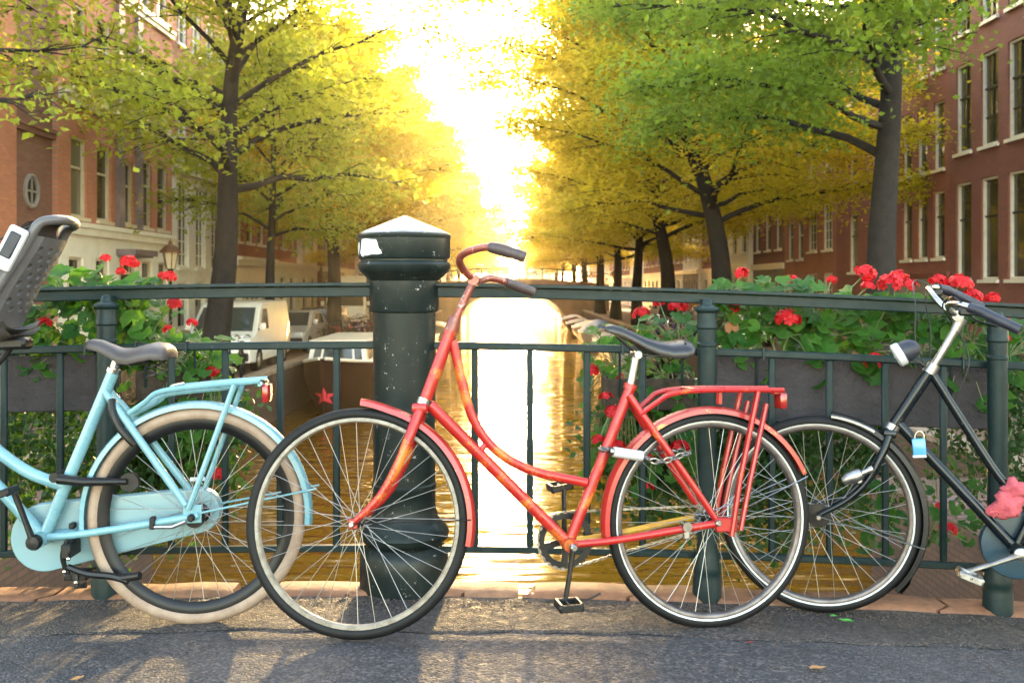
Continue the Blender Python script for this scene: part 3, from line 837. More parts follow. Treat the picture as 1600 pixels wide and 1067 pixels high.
# ------------------------------------------------------------------ geraniums
def obj_leaf_mat(name, a, b, c, t1, t2, tw=.35):
    m, nt, N, L, bs = nodes_of(name)
    oi = N.new('ShaderNodeObjectInfo')
    cc = mixc(nt, oi.outputs['Random'], a, b)
    tc = N.new('ShaderNodeTexCoord')
    ln = N.new('ShaderNodeVectorMath'); ln.operation = 'LENGTH'; L.new(tc.outputs['Object'], ln.inputs[0])
    ring = ramp(nt, ln.outputs['Value'], .45, .62); ring2 = ramp(nt, ln.outputs['Value'], .68, .85)
    mu = N.new('ShaderNodeMath'); mu.operation = 'SUBTRACT'; L.new(ring, mu.inputs[0]); L.new(ring2, mu.inputs[1])
    ms = N.new('ShaderNodeMath'); ms.operation = 'MULTIPLY'; L.new(mu.outputs[0], ms.inputs[0]); ms.inputs[1].default_value = .45
    cc = mixc(nt, ms.outputs[0], cc, c)
    cc = mixc(nt, ramp(nt, noise(nt, 5, 4), .55, .8, 0, .5), cc, b)
    L.new(cc, bs.inputs['Base Color']); bs.inputs['Roughness'].default_value = .42; bs.inputs['Specular IOR Level'].default_value = .22
    bump(nt, bs, noise(nt, 7, 3), .3, .05)
    t = N.new('ShaderNodeBsdfTranslucent'); L.new(mixc(nt, oi.outputs['Random'], t1, t2), t.inputs[0])
    mx = N.new('ShaderNodeMixShader'); mx.inputs[0].default_value = tw
    L.new(bs.outputs[0], mx.inputs[1]); L.new(t.outputs[0], mx.inputs[2]); L.new(mx.outputs[0], N['Material Output'].inputs[0])
    return m
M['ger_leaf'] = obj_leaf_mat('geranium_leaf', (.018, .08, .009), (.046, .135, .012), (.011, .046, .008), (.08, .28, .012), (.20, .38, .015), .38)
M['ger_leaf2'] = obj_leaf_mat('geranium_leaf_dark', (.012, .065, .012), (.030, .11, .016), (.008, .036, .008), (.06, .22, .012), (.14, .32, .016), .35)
M['stem'] = pm('green_stem', (.10, .17, .05), (.16, .14, .06), 20, rough=.6)
M['petal'] = leaf_mat('red_petal', ((.46, .006, .010), (.55, .014, .018), (.40, .005, .012)), ((.8, .03, .03), (.8, .05, .04), (.7, .02, .03)), .3, .5, 30)
M['wither'] = pm('withered_leaf', (.30, .13, .05), (.2, .08, .03), 20, rough=.7)
def gleaf(seed):
    r = random.Random(seed); n = 14; vs = [(0, 0, 0)]; ph = r.uniform(0, 6)
    for ring, rr in ((0, .55), (1, 1.0)):
        for i in range(n):
            a = math.pi * (-1 + 2 * (i + .5) / n) * .94
            lob = 1 + (.10 * math.cos(7 * a + .3) + r.uniform(-.05, .05)) * ring
            q = rr * lob
            vs.append((q * math.cos(a), q * math.sin(a), .20 * q * q * (1 if seed % 2 else -.5) + ring * .11 * math.sin(5 * a + ph) + ring * r.uniform(-.03, .03)))
    fs = []
    for i in range(n - 1):
        fs += [(0, 1 + i, 2 + i), (1 + i, 1 + n + i, 2 + n + i, 2 + i)]
    return vs, fs
GL = []
for sd in range(6):
    mb = MB(); v_, f_ = gleaf(sd); mb.add(v_, f_); GL.append((mb.mesh('leaf', M['ger_leaf'], angle=180), mb.mesh('leaf', M['ger_leaf2'], angle=180)))
wl_ = MB(); v_, f_ = gleaf(9); wl_.add(v_, f_); WLM = wl_.mesh('leaf', M['wither'], angle=180)
def flower_mesh(seed, n=26):
    r = random.Random(seed); mb = MB()
    for i in range(n):
        u = r.uniform(-.15, 1); a = r.uniform(0, 2 * math.pi); q = math.sqrt(max(0, 1 - u * u))
        d = Vector((q * math.cos(a), q * math.sin(a), u)); c = d * r.uniform(.65, 1.0)
        e1 = d.orthogonal().normalized(); e2 = d.cross(e1); off = r.uniform(0, 6)
        for p in range(5):
            t = off + p * 2 * math.pi / 5; w = .30
            dd = e1 * math.cos(t) + e2 * math.sin(t); ss = e1 * -math.sin(t) + e2 * math.cos(t)
            b = c + d * .02
            mb.add([b, b + dd * .28 + ss * w * .55 + d * .08, b + dd * .46 + ss * .1 + d * r.uniform(0, .10), b + dd * .44 - ss * .14 + d * r.uniform(0, .1), b + dd * .26 - ss * w * .55 + d * .08], [(0, 1, 2, 3, 4)])
    return mb.mesh('flower_head', M['petal'], smooth=False)
FL = [flower_mesh(s_) for s_ in range(4)]
def face_dir(d, spin, sc):
    q = Vector(d).normalized().to_track_quat('Z', 'Y')
    return q.to_matrix().to_4x4() @ RZ(spin) @ Matrix.Diagonal((sc, sc, sc, 1))
def geranium(label, base, n, xr, yr, zr, flowers=(), seed=0, dark=0, hang=0, size=(.026, .044)):
    """base on the soil; leaves fill the given ranges around it"""
    r = random.Random(seed)
    root = thing('geranium', label, 'plant', base, group='geraniums along the railing')
    bs = Vector(base); st = MB()
    hubs = [Vector((r.uniform(xr[0], xr[1]) * .6, r.uniform(yr[0], yr[1]) * .6, r.uniform(max(zr[0], .0), zr[1]) * .55)) for _ in range(4)]
    for h in hubs:
        st.tube(crom([(h.x * .1, h.y * .1, 0), (h.x * .5, h.y * .4, h.z * .6), h], 3), [.006, .0055, .005, .005, .0045, .004, .004], 5)
    for i in range(int(n * 1.75)):
        p = Vector((r.uniform(*xr), r.uniform(*yr), zr[0] + (zr[1] - zr[0]) * (r.random() ** (.8 if not hang else 1.1))))
        front = 1 - (p.y - yr[0]) / (yr[1] - yr[0])
        d = Vector((r.gauss(0, .45), -.35 - .9 * front * r.random() + r.gauss(0, .25), .65 + r.gauss(0, .25)))
        if p.z > zr[1] * .7: d.z += .5
        sc = r.uniform(*size)
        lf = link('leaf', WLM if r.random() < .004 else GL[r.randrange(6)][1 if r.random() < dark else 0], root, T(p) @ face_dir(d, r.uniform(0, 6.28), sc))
        h = min(hubs, key=lambda q: (q - p).length)
        st.tube([h, (h + p) / 2 + Vector((0, 0, .02)), p], .0016, 3, caps=False)
    for f in flowers:
        fp = Vector(f[:3]) - bs; sc = f[3] if len(f) > 3 else .036
        h = min(hubs, key=lambda q: (q - fp).length)
        st.tube(crom([h, (h + fp) / 2 + Vector((r.uniform(-.01, .01), 0, .02)), fp], 3), .0022, 4, caps=False)
        link('flower_head', FL[r.randrange(4)], root, T(fp) @ RZ(r.uniform(0, 6)) @ RX(r.uniform(-.2, .6)) @ Matrix.Diagonal((sc, sc, sc * .85, 1)))
    st.build('stem', M['stem'], root)
    return root
def fl(px, py, Y=3.74, s=.036): return tuple(at(px, py, Y)) + (s,)
ZS = .79
# right box
geranium('geranium at the left end of the long flower box, right of the post', (.87, 3.79, ZS), 42, (-.11, .10), (-.13, .12), (-.02, .31), [fl(1160, 428, 3.8, .030), fl(1147, 482, 3.70, .022)], 1)
geranium('geranium with a red bloom below the rail, second in the long box', (1.06, 3.79, ZS), 46, (-.11, .11), (-.14, .12), (-.06, .33), [fl(1235, 440, 3.84, .030), fl(1231, 499, 3.66, .046)], 2)
geranium('bushy geranium in the middle of the long flower box', (1.24, 3.79, ZS - .005), 46, (-.11, .11), (-.15, .12), (-.08, .30), [fl(1300, 438, 3.86, .022), fl(1352, 428, 3.78, .040), fl(1366, 566, 3.62, .040), fl(1356, 448, 3.75, .026)], 3)
geranium('geranium with the largest cluster of red blooms, right of the box middle', (1.42, 3.79, ZS - .01), 44, (-.10, .10), (-.14, .12), (-.04, .27), [fl(1390, 445, 3.76, .048), fl(1423, 447, 3.74, .030), fl(1404, 434, 3.82, .036)], 4)
geranium('geranium behind the dark bicycle handlebar', (1.60, 3.79, ZS - .015), 44, (-.10, .10), (-.14, .12), (-.08, .27), [fl(1466, 440, 3.80, .034), fl(1500, 445, 3.78, .046), fl(1520, 464, 3.74, .036)], 5)
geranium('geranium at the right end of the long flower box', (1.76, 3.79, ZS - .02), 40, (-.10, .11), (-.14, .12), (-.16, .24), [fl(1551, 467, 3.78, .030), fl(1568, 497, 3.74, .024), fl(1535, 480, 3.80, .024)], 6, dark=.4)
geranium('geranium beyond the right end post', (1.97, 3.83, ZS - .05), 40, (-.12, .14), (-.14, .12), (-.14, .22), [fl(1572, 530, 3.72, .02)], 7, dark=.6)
# middle small box
geranium('geranium spilling toward the water left of the middle post', (.42, 3.80, .73), 60, (-.14, .11), (-.16, .10), (-.42, .22), [fl(925, 580, 3.7, .030), fl(948, 622, 3.68, .030), fl(958, 645, 3.66, .034), fl(935, 690, 3.66, .030), fl(963, 700, 3.66, .036), fl(970, 590, 3.75, .022), fl(1002, 492, 3.8, .034)], 8, hang=1, size=(.022, .036))
geranium('geranium hanging behind the red bicycle saddle', (.60, 3.80, .73), 66, (-.13, .11), (-.16, .10), (-.40, .25), [fl(1060, 479, 3.8, .038), fl(1062, 700, 3.66, .036), fl(1012, 762, 3.66, .026), fl(1015, 712, 3.7, .026), fl(1030, 472, 3.85, .026)], 9, hang=1, dark=.3, size=(.022, .036))
# left boxes
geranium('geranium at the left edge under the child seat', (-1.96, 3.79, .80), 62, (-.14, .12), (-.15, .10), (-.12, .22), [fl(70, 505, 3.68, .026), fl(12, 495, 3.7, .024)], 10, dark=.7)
geranium('geranium between child seat and left small post', (-1.74, 3.79, .80), 66, (-.13, .12), (-.15, .10), (-.06, .36), [fl(165, 405, 3.8, .022), fl(127, 452, 3.78, .02)], 11, dark=.45)
geranium('geranium just right of the left small post', (-1.52, 3.79, .80), 66, (-.12, .12), (-.15, .10), (-.04, .32), [fl(203, 411, 3.8, .034), fl(188, 425, 3.8, .02)], 12, dark=.35)
geranium('geranium drooping behind the grey saddle', (-1.37, 3.80, .77), 76, (-.13, .12), (-.16, .10), (-.30, .22), [fl(265, 433, 3.8, .028), fl(272, 476, 3.74, .032), fl(253, 430, 3.82, .016)], 13, hang=1, dark=.3, size=(.022, .038))
geranium('geranium nearest the water right of the grey saddle', (-1.22, 3.80, .77), 76, (-.13, .10), (-.16, .10), (-.36, .14), [fl(300, 505, 3.74, .022), fl(331, 580, 3.70, .028), fl(262, 515, 3.72, .020), fl(338, 742, 3.68, .034), fl(322, 655, 3.7, .02)], 14, hang=1, dark=.2, size=(.022, .036))
# ------------------------------------------------------------------ trailing creeper below the boxes
M['ivy'] = leaf_mat('creeper_leaf', ((.010, .040, .008), (.026, .07, .012), (.016, .05, .010)), ((.05, .16, .012), (.12, .22, .016), (.07, .18, .012)), .3, .5, 6)
def leaf_cloud(rng, pts, size, nrm=(0, -.6, .6), w=.75):
    """numpy leaf builder: pts (n,3) -> verts, faces; each leaf a folded diamond"""
    n = len(pts)
    d = rng.normal(size=(n, 3)); d[:, 2] -= .5
    nn = rng.normal(size=(n, 3)) * .55 + np.array(nrm)
    nn /= np.linalg.norm(nn, axis=1)[:, None]
    d -= (d * nn).sum(1)[:, None] * nn
    d /= np.linalg.norm(d, axis=1)[:, None] + 1e-9
    sv = np.cross(nn, d)
    L = rng.uniform(size[0], size[1], (n, 1)); W = L * w * .5
    a = pts; b = pts + d * L * .48 + sv * W + nn * L * .10; c = pts + d * L; e = pts + d * L * .48 - sv * W + nn * L * .10
    V = np.stack([a, b, c, e], 1).reshape(-1, 3)
    i = np.arange(n) * 4
    F = np.stack([i, i + 1, i + 2, i, i + 2, i + 3], 1).reshape(-1, 3)
    return V, F
def np_mesh(name, V, F, mat):
    me = bpy.data.meshes.new(name)
    me.vertices.add(len(V)); me.vertices.foreach_set('co', np.ascontiguousarray(V, dtype=np.float32).ravel())
    nl = F.size
    me.loops.add(nl); me.loops.foreach_set('vertex_index', F.ravel().astype(np.int32))
    me.polygons.add(len(F)); me.polygons.foreach_set('loop_start', np.arange(0, nl, F.shape[1], dtype=np.int32))
    me.update(calc_edges=True)
    me.materials.append(mat)
    return me
NR = np.random.default_rng(11)
def creeper(label, x0, x1, z0, z1, y0, y1, n, seed, size=(.02, .045), cl=26):
    rng = np.random.default_rng(seed)
    base = Vector(((x0 + x1) / 2, (y0 + y1) / 2, z1))
    root = thing('trailing_creeper', label, 'plant', base, group='creepers hanging from the bridge')
    st = MB(); P = []
    for k_ in range(cl):
        x = rng.uniform(x0, x1); y = rng.uniform(y0, y1); zt = z1; zb = rng.uniform(z0, z0 + (z1 - z0) * .6)
        pts = [(x - base.x, y - base.y, 0)]
        for q in range(1, 6):
            pts.append((pts[-1][0] + rng.normal() * .03, pts[-1][1] + rng.normal() * .02, (zb - zt) * q / 5))
        st.tube(pts, .0025, 3, caps=False)
        pts = np.array(pts); m = n // cl
        t = rng.uniform(0, 5, m); i = np.clip(t.astype(int), 0, 4); f = (t - i)[:, None]
        P.append(pts[i] * (1 - f) + pts[i + 1] * f + rng.normal(size=(m, 3)) * np.array([.04, .04, .03]))
    V, F = leaf_cloud(rng, np.concatenate(P), size)
    o = link('foliage', np_mesh('foliage', V, F, M['ivy']), root); o['kind'] = 'stuff'
    st.build('stem', M['stem'], root)
    return root
creeper('dark creeper hanging below the long flower box', .80, 1.55, -.1, .66, 3.92, 4.30, 6500, 21, cl=46)
creeper('small-leaved creeper beyond the right end post', 1.82, 2.5, .0, .86, 3.82, 4.20, 5000, 22, (.018, .036), cl=40)
creeper('dark creeper below the left flower box', -2.3, -1.35, -.05, .62, 3.85, 4.2, 7000, 23, cl=46)
creeper('thin creeper below the short left box', -1.45, -1.12, .15, .66, 3.80, 4.05, 2200, 24, cl=18)
creeper('thin creeper below the short middle box', .36, .74, .1, .62, 3.80, 4.05, 2200, 25, cl=18)
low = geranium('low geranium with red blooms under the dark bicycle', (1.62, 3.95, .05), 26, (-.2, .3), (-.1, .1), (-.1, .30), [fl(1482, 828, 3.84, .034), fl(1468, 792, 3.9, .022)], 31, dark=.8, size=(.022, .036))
# ------------------------------------------------------------------ bicycles (local x forward, y to the rider's left, z up; origin at the rear tyre contact)
def bike_matrix(rear, front, lean):
    rear, front = Vector(rear), Vector(front)
    F = (front - rear).normalized()
    left = Vector((0, 0, 1)).cross(F).normalized()
    up = F.cross(left)
    l = R(lean)
    U = up * math.cos(l) - left * math.sin(l); N = U.cross(F)
    return Matrix(((F.x, N.x, U.x, rear.x), (F.y, N.y, U.y, rear.y), (F.z, N.z, U.z, rear.z), (0, 0, 0, 1)))
AX = RX(-math.pi / 2)            # lathe axis z -> wheel axle y
def wheel(parent, Mw, Ro, tr, tyre, rim, stripe=None, nsp=36, hub='black_steel', hubr=.012, spoke='spoke', rimw=.013, rimh=.016, hub_w=.033, phase=0.0):
    rc = Ro - tr
    rs = Ro - 2 * tr                      # tyre bead radius
    prof = [(rs + .004 + rimh * 0, -rimw), (rs + .006, rimw), (rs - .004, rimw * 1.05), (rs - rimh * .7, rimw * .75), (rs - rimh, 0), (rs - rimh * .7, -rimw * .75), (rs - .004, -rimw * 1.05)]
    w = MB().lathe(prof, 72, AX, closed_prof=True).build('wheel', M[rim], parent, M=Mw, angle=50)
    tp = []
    for i in range(12):
        a = 2 * math.pi * i / 12
        tp.append((rc + tr * math.cos(a), tr * .92 * math.sin(a)))
    MB().lathe(tp, 72, AX, closed_prof=True).build('tyre', M[tyre], w, angle=60)
    if stripe:
        mb = MB()
        for s_ in (-1, 1):
            ca = [(rc + (tr + .0006) * math.cos(a), s_ * (tr * .92 + .0006) * math.sin(a)) for a in (R(112), R(122), R(131))]
            mb.lathe(ca, 72, AX)
        mb.build('reflective_stripe', M[stripe], w)
    hb = MB().lathe([(0.0001, -hub_w - .022), (.006, -hub_w - .022), (.006, -hub_w - .004), (hubr + .008, -hub_w - .003), (hubr + .008, -hub_w + .003), (hubr, -hub_w + .006), (hubr * .9, 0), (hubr, hub_w - .006), (hubr + .008, hub_w - .003), (hubr + .008, hub_w + .003), (.006, hub_w + .004), (.006, hub_w + .022), (0.0001, hub_w + .022)], 20, AX)
    hb.build('hub', M[hub], w, angle=35)
    rr = rs - rimh * .8
    mes = []
    for s_ in (-1, 1):
        for dr in (-1, 1):
            a = dr * R(62)
            p0 = (math.cos(a) * (hubr + .006), s_ * hub_w, math.sin(a) * (hubr + .006)); p1 = (rr, 0, 0)
            mes.append(MB().tube([p0, p1], .00105, 4, caps=False).mesh('spoke', M[spoke]))
    for i in range(nsp):
        link('spoke', mes[(i % 4)], w, RY(2 * math.pi * i / nsp + phase))
    return w
def fender(c, Rf, a0, a1, w=.056, seg=26, flare=0, depth=.02):
    """closed U section swept along the wheel; angles from forward (+x) upward"""
    o = [(-depth, -w / 2), (-depth * .25, -w * .47), (0, -w * .3), (.003, 0), (0, w * .3), (-depth * .25, w * .47), (-depth, w / 2)]
    i_ = [(-depth, w / 2 - .003), (-depth * .25 - .002, w * .47 - .003), (-.0025, w * .28), (.0005, 0), (-.0025, -w * .28), (-depth * .25 - .002, -w * .47 + .003), (-depth, -w / 2 + .003)]
    rings = []
    for k in range(seg + 1):
        t = k / seg; a = R(a0 + (a1 - a0) * t)
        ex = flare * max(0, 1 - t * 7)
        rings.append([(c[0] + (Rf + q[0] + ex) * math.cos(a), q[1], c[1] + (Rf + q[0] + ex) * math.sin(a)) for q in o + i_])
    return MB().loft(rings, closed_ring=True, caps=True)
def stays(mb, pairs, r, n=7):
    for (a, b) in pairs:
        mb.tube([a, b], r, n)
def saddle_mb(st, ysc=1.0):
    """stations: s, half width, top z, skirt height"""
    rings = []
    for (s_, w, top, h) in st:
        q = []
        for k in range(13):
            th = R(-105 + 210 * k / 12)
            q.append((s_, w * math.sin(th) * ysc if abs(th) < 1.57 else w * math.copysign(1, th) * (1 - .06 * (abs(th) - 1.57) * 3), top - h * (1 - math.cos(th)) / 1.26))
        q += [(s_, w * .6, top - h * .92), (s_, -w * .6, top - h * .92)]
        rings.append(q)
    return MB().loft(rings, closed_ring=True, caps=True)
def chain_mb(c1, r1, c2, r2, y, pitch=.0127):
    d = Vector((c2[0] - c1[0], c2[1] - c1[1])); D = d.length; th = math.atan2(d.y, d.x); al = math.acos((r1 - r2) / D)
    pts = []
    def arc(c, r, a, b, n):
        for k in range(n): 
            t = a + (b - a) * k / (n - 1); pts.append(Vector((c[0] + r * math.cos(t), c[1] + r * math.sin(t))))
    arc(c1, r1, th + al, th + 2 * math.pi - al, 40); arc(c2, r2, th - al, th + al, 16)
    mb = MB(); pts.append(pts[0]); acc = 0; i = 0; flip = 0
    P = pts[0].copy(); seg = 0
    # walk the loop in pitch steps
    dist = 0; out = [pts[0]]
    for a, b in zip(pts, pts[1:]):
        L_ = (b - a).length; t0 = 0
        while acc + (L_ - t0) >= pitch:
            t0 += pitch - acc; acc = 0; out.append(a + (b - a) * (t0 / L_))
        acc += L_ - t0
    for a, b in zip(out, out[1:]):
        m = (a + b) / 2; dd = b - a; an = math.atan2(dd.y, dd.x); flip ^= 1
        mb.box((0, 0, 0), (.0118, .0075 if flip else .0045, .0085 if flip else .006), T((m.x, y, m.y)) @ RY(-an))
    return mb
def pedal(parent, c, mat='black', n=1, tilt=0.0):
    Mx = T(c) @ RY(tilt)
    mb = MB()
    for s_ in (-1, 1):
        mb.cbox((s_ * .032, 0, 0), (.014, .085, .026), .004, Mx)
    mb.cbox((0, .040, 0), (.07, .010, .022), .003, Mx); mb.cbox((0, -.040, 0), (.07, .010, .022), .003, Mx)
    p = mb.build('pedal', M[mat], parent)
    MB().tube([(c[0], c[1] - .055, c[2]), (c[0], c[1] + .045, c[2])], .006, 8).build('axle', M['chrome'], p)
    return p
def chainring_mb(c, r, y, arms=5):
    mb = MB(); Mx = T((c[0], y, c[1])) @ AX
    mb.lathe([(r - .020, -.0025), (r + .001, -.0025), (r + .001, .0025), (r - .020, .0025)], 48, Mx, closed_prof=True)
    for k in range(48):
        mb.box((r + .003, 0, 0), (.006, .0055, .003), Mx @ RZ(2 * math.pi * k / 48))
    for k in range(arms):
        mb.box(((r - .012) / 2, 0, 0), (r - .01, .022, .0042), Mx @ RZ(2 * math.pi * k / arms + .3))
    mb.lathe([(0.0001, -.006), (.022, -.006), (.022, .006), (0.0001, .006)], 16, Mx)
    return mb
def bolt(parent, c, r=.009, ln=.012, mat='chrome'):
    return MB().lathe([(.0001, ln), (r * .6, ln), (r * .8, ln * .8), (r, ln * .3), (r, -ln * .5), (.0001, -ln * .5)], 8, T(c) @ RX(-math.pi / 2) @ RZ(.2)).build('bolt', M[mat], parent, angle=30)
def steer_matrix(hb, ht, deg):
    hb, ht = Vector((hb[0], 0, hb[1])), Vector((ht[0], 0, ht[1]))
    return T(hb) @ Matrix.Rotation(R(deg), 4, (ht - hb).normalized()) @ T(-hb)
def frame_tubes(tubes):
    mb = MB()
    for (pts, r, n) in tubes:
        mb.tube(pts, r, n)
    return mb
def v3(p, y=0.0): return (p[0], y, p[1])

# ================= red bicycle
def red_bike():
    Mb = bike_matrix((.651, 3.18, zg(.651, 3.18) + .002), (-.49, 2.975, zg(-.49, 2.975) + .002), 3.0)
    B = thing('bicycle', 'red city bicycle with worn orange paint leaning before the big post', 'bicycle', M=Mb)
    Ro = .355; hub_r, hub_f = (.0, .355), (1.163, .357)
    hb, ht = (.962, .731), (.876, .981); bb = (.482, .283); stt = (.28, .792)
    S = steer_matrix(hb, ht, -15)
    P = M['red']
    tt = crom([v3((.876, .93)), v3((.842, .795)), v3((.798, .671)), v3((.726, .582)), v3((.609, .518)), v3((.426, .478))], 7)
    tubes = [([v3(hb), v3(ht)], .0195, 14), ([v3((.945, .727)), v3(bb)], .0185, 14), (tt, .0150, 12), ([v3(bb), v3(stt)], .0175, 14), ([v3((.762, .600)), v3((.782, .575))], .010, 8)]
    for s_ in (-1, 1):
        tubes.append((crom([v3((.292, .765), s_ * .018), v3((.22, .662), s_ * .036), v3((.10, .50), s_ * .056), v3((.0, .362), s_ * .062)], 4), [.0125] * 4 + [.012] * 4 + [.011] * 5, 10))
    tubes.append((crom([v3((.47, .285), .022), v3((.33, .30), .036), v3((.12, .335), .056), v3((-.015, .356), .062)], 4), .0125, 10))
    tubes.append(([(bb[0], -.038, bb[1]), (bb[0], .038, bb[1])], .0225, 16))
    mb = frame_tubes(tubes)
    for s_ in (-1, 1): mb.cbox((-.012, s_ * .062, .356), (.055, .006, .036), .002)
    mb.build('frame', P, B)
    MB().tube(crom([v3((.47, .285), -.022), v3((.33, .30), -.036), v3((.12, .335), -.056), v3((-.015, .356), -.062)], 4), .0125, 10).build('chain_stay', M['yellow'], B)
    # fork, steered
    fk = MB()
    for s_ in (-1, 1):
        fk.tube(crom([v3((.972, .705), s_ * .028), v3((1.0, .62), s_ * .045), v3((1.032, .535), s_ * .05), v3((1.085, .438), s_ * .052), v3((1.166, .357), s_ * .055)], 5), [.0165] * 8 + [.0155] * 4 + [.0145] * 3 + [.013] * 2 + [.0115] * 2 + [.010] * 2, 10)
        fk.cbox((1.163, s_ * .055, .357), (.03, .006, .03), .003)
    fk.cbox((.972, 0, .715), (.05, .085, .03), .010, seg=2)
    fork = fk.build('fork', P, B, M=S)
    MB().tube([v3((.966, .722)), v3((.958, .745))], .024, 16).build('headset_race', M['chrome'], B)
    MB().tube([v3((.883, .962)), v3((.868, 1.005))], [.0225, .020], 16).build('headset_cup', M['rust_bar'], B)
    bolt(B, (1.163 - .0, .075, .357), .010, .010).matrix_local = S
    wheel(B, S @ T((hub_f[0], 0, hub_f[1])), Ro, .0185, 'rubber', 'rim_cream', phase=.05, rimh=.010)
    wheel(B, T((0, 0, hub_r[1])), Ro, .0195, 'rubber', 'rim_grey', 'reflex', phase=.02, rimh=.012)
    fender(hub_f, Ro + .016, 90, 190, .056, 26, .012).build('front_mudguard', M['red_fender'], B, M=S)
    fender(hub_r, Ro + .018, -11, 155, .058, 34).build('rear_mudguard', M['red_fender'], B)
    mb = MB()
    for s_ in (-1, 1): mb.tube([(1.163, s_ * .06, .357), (.80, s_ * .033, .375)], .0022, 5)
    mb.build('mudguard_stay', M['black_steel'], B, M=S)
    mb = MB()
    for s_ in (-1, 1): mb.tube([(0, s_ * .06, .357), (-.335, s_ * .032, .50)], .0022, 5)
    mb.build('mudguard_stay', M['chrome'], B)
    # rack
    rk = MB()
    for s_ in (-1, 1):
        rk.tube(crom([v3((.255, .705), s_ * .035), v3((.205, .745), s_ * .05), v3((.16, .772), s_ * .062), v3((.05, .786), s_ * .064), v3((-.232, .79), s_ * .06)], 5), .0085, 8)
    for x in (.08, -.05, -.23): rk.tube([(x, -.062, .787), (x, .062, .787)], .006, 6)
    rk.tube([(.16, 0, .776), (-.23, 0, .79)], .006, 6)
    rk.tube([(-.03, 0, .786), (-.03, 0, .738)], .011, 6)
    rack = rk.build('luggage_rack', P, B)
    for s_ in (-1, 1):
        mb = MB(); mb.tube([(-.137, s_ * .068, .785), (-.075, s_ * .072, .50), (-.045, s_ * .075, .315)], .0125, 8, flat=.7); mb.build('rack_stay', P, B)
        mb = MB(); mb.tube([(-.165, s_ * .072, .745), (-.108, s_ * .078, .50), (-.074, s_ * .081, .335)], .0115, 8, flat=.7); mb.build('rack_stay', M['red_fender'], B)
    MB().cbox((-.03, .07, .35), (.075, .012, .045), .004).build('rack_foot', P, B)
    tl = MB().cbox((-.25, 0, .752), (.028, .055, .055), .008, seg=2).build('tail_light', M['tail_red'], B)
    MB().cbox((-.232, 0, .778), (.03, .03, .012), .003).build('bracket', M['red'], tl)
    # saddle
    MB().tube([v3((.286, .775)), v3((.262, .90))], .0135, 14).build('seat_post', M['alu'], B)
    MB().tube([v3((.285, .783)), v3((.280, .80))], .0215, 14).build('seat_clamp', P, B)
    st = [(.372, .006, .985, .012), (.366, .017, .992, .022), (.35, .022, .995, .028), (.32, .026, .990, .032), (.28, .033, .975, .036), (.24, .046, .958, .042), (.20, .066, .948, .050), (.16, .085, .944, .056), (.12, .095, .950, .060), (.098, .092, .952, .056), (.084, .075, .948, .045), (.078, .045, .943, .03)]
    sd = saddle_mb(st).build('saddle', M['leather'], B, angle=60)
    mb = MB()
    for s_ in (-1, 1):
        mb.tube(crom([(.33, s_ * .012, .955), (.26, s_ * .02, .905), (.20, s_ * .03, .895), (.13, s_ * .06, .905)], 4), .0035, 6)
        mb.tube([(.12 + .012 * math.sin(t * 1.0), s_ * (.055 + .012 * math.cos(t)), .865 + .006 * t) for t in [k * .6 for k in range(22)]], .0028, 5)
    mb.build('saddle_rails', M['black_steel'], sd)
    MB().tube([(.265, -.03, .897), (.265, .03, .897)], .013, 10).build('saddle_clamp', M['alu'], sd)
    # cranks
    MB().tube([(bb[0], -.062, bb[1]), (bb[0], .072, bb[1])], .008, 10).build('crank_axle', M['alu'], B)
    mb = MB(); mb.tube([(.483, .066, .285), (.495, .072, .20), (.508, .078, .125)], [.014, .011, .012], 10, flat=.7); c1 = mb.build('crank_arm', M['black_steel'], B)
    bolt(B, (.483, .074, .285), .013, .010)
    mb = MB(); mb.tube([(.483, -.060, .285), (.482, -.068, .37), (.482, -.075, .445)], [.014, .011, .012], 10, flat=.7); mb.build('crank_arm', M['black_steel'], B)
    pedal(B, (.508, .125, .122), tilt=.05)
    pedal(B, (.486, -.125, .448), 'black_steel', tilt=.2)
    chainring_mb((.482, .284), .090, -.046).build('chainring', M['black'], B)
    chain_mb((.482, .284), .092, (0, .357), .036, -.046).build('chain', M['chain'], B)
    MB().lathe([(.01, -.002), (.036, -.002), (.036, .002), (.01, .002)], 20, T((0, -.046, .357)) @ AX, closed_prof=True).build('sprocket', M['chain'], B)
    bolt(B, (.0, .072, .357), .012, .012)
    MB().tube([(.105, .04, .345), (.105, .075, .345)], .016, 10).build('hub_brake_clip', M['chrome'], B)
    MB().cbox((.103, .058, .322), (.022, .012, .035), .003).build('brake_strap', M['alu'], B)
    # stem and swept bars
    MB().tube(crom([v3((.868, 1.0)), v3((.84, 1.065)), v3((.812, 1.125))], 3), .0125, 12).build('stem', M['rust_bar'], B)
    near = crom([(.812, 0, 1.128), (.845, .035, 1.148), (.872, .09, 1.18), (.862, .16, 1.20), (.815, .225, 1.212), (.775, .255, 1.206), (.70, .275, 1.183)], 5)
    far = crom([(.812, 0, 1.128), (.80, -.04, 1.122), (.785, -.10, 1.128), (.74, -.17, 1.146), (.69, -.215, 1.142), (.64, -.24, 1.130), (.565, -.262, 1.108)], 5)
    h = MB(); h.tube(near[::-1] + far[1:], .0118, 12); hbo = h.build('handlebar', M['rust_bar'], B)
    MB().tube([(.806, -.022, 1.128), (.818, .022, 1.128)], .019, 12).build('bar_clamp', M['rust_bar'], B)
    for pts in (near[-9:], far[-9:]):
        MB().tube([Vector(pts[0]) + (Vector(p) - Vector(pts[0])) * 1.02 for p in pts], [.0155, .017, .018, .0185, .0185, .018, .0175, .0175, .0165], 14).build('grip', M['grip_brown'], B)
    return B, Mb
RB, RBM = red_bike()
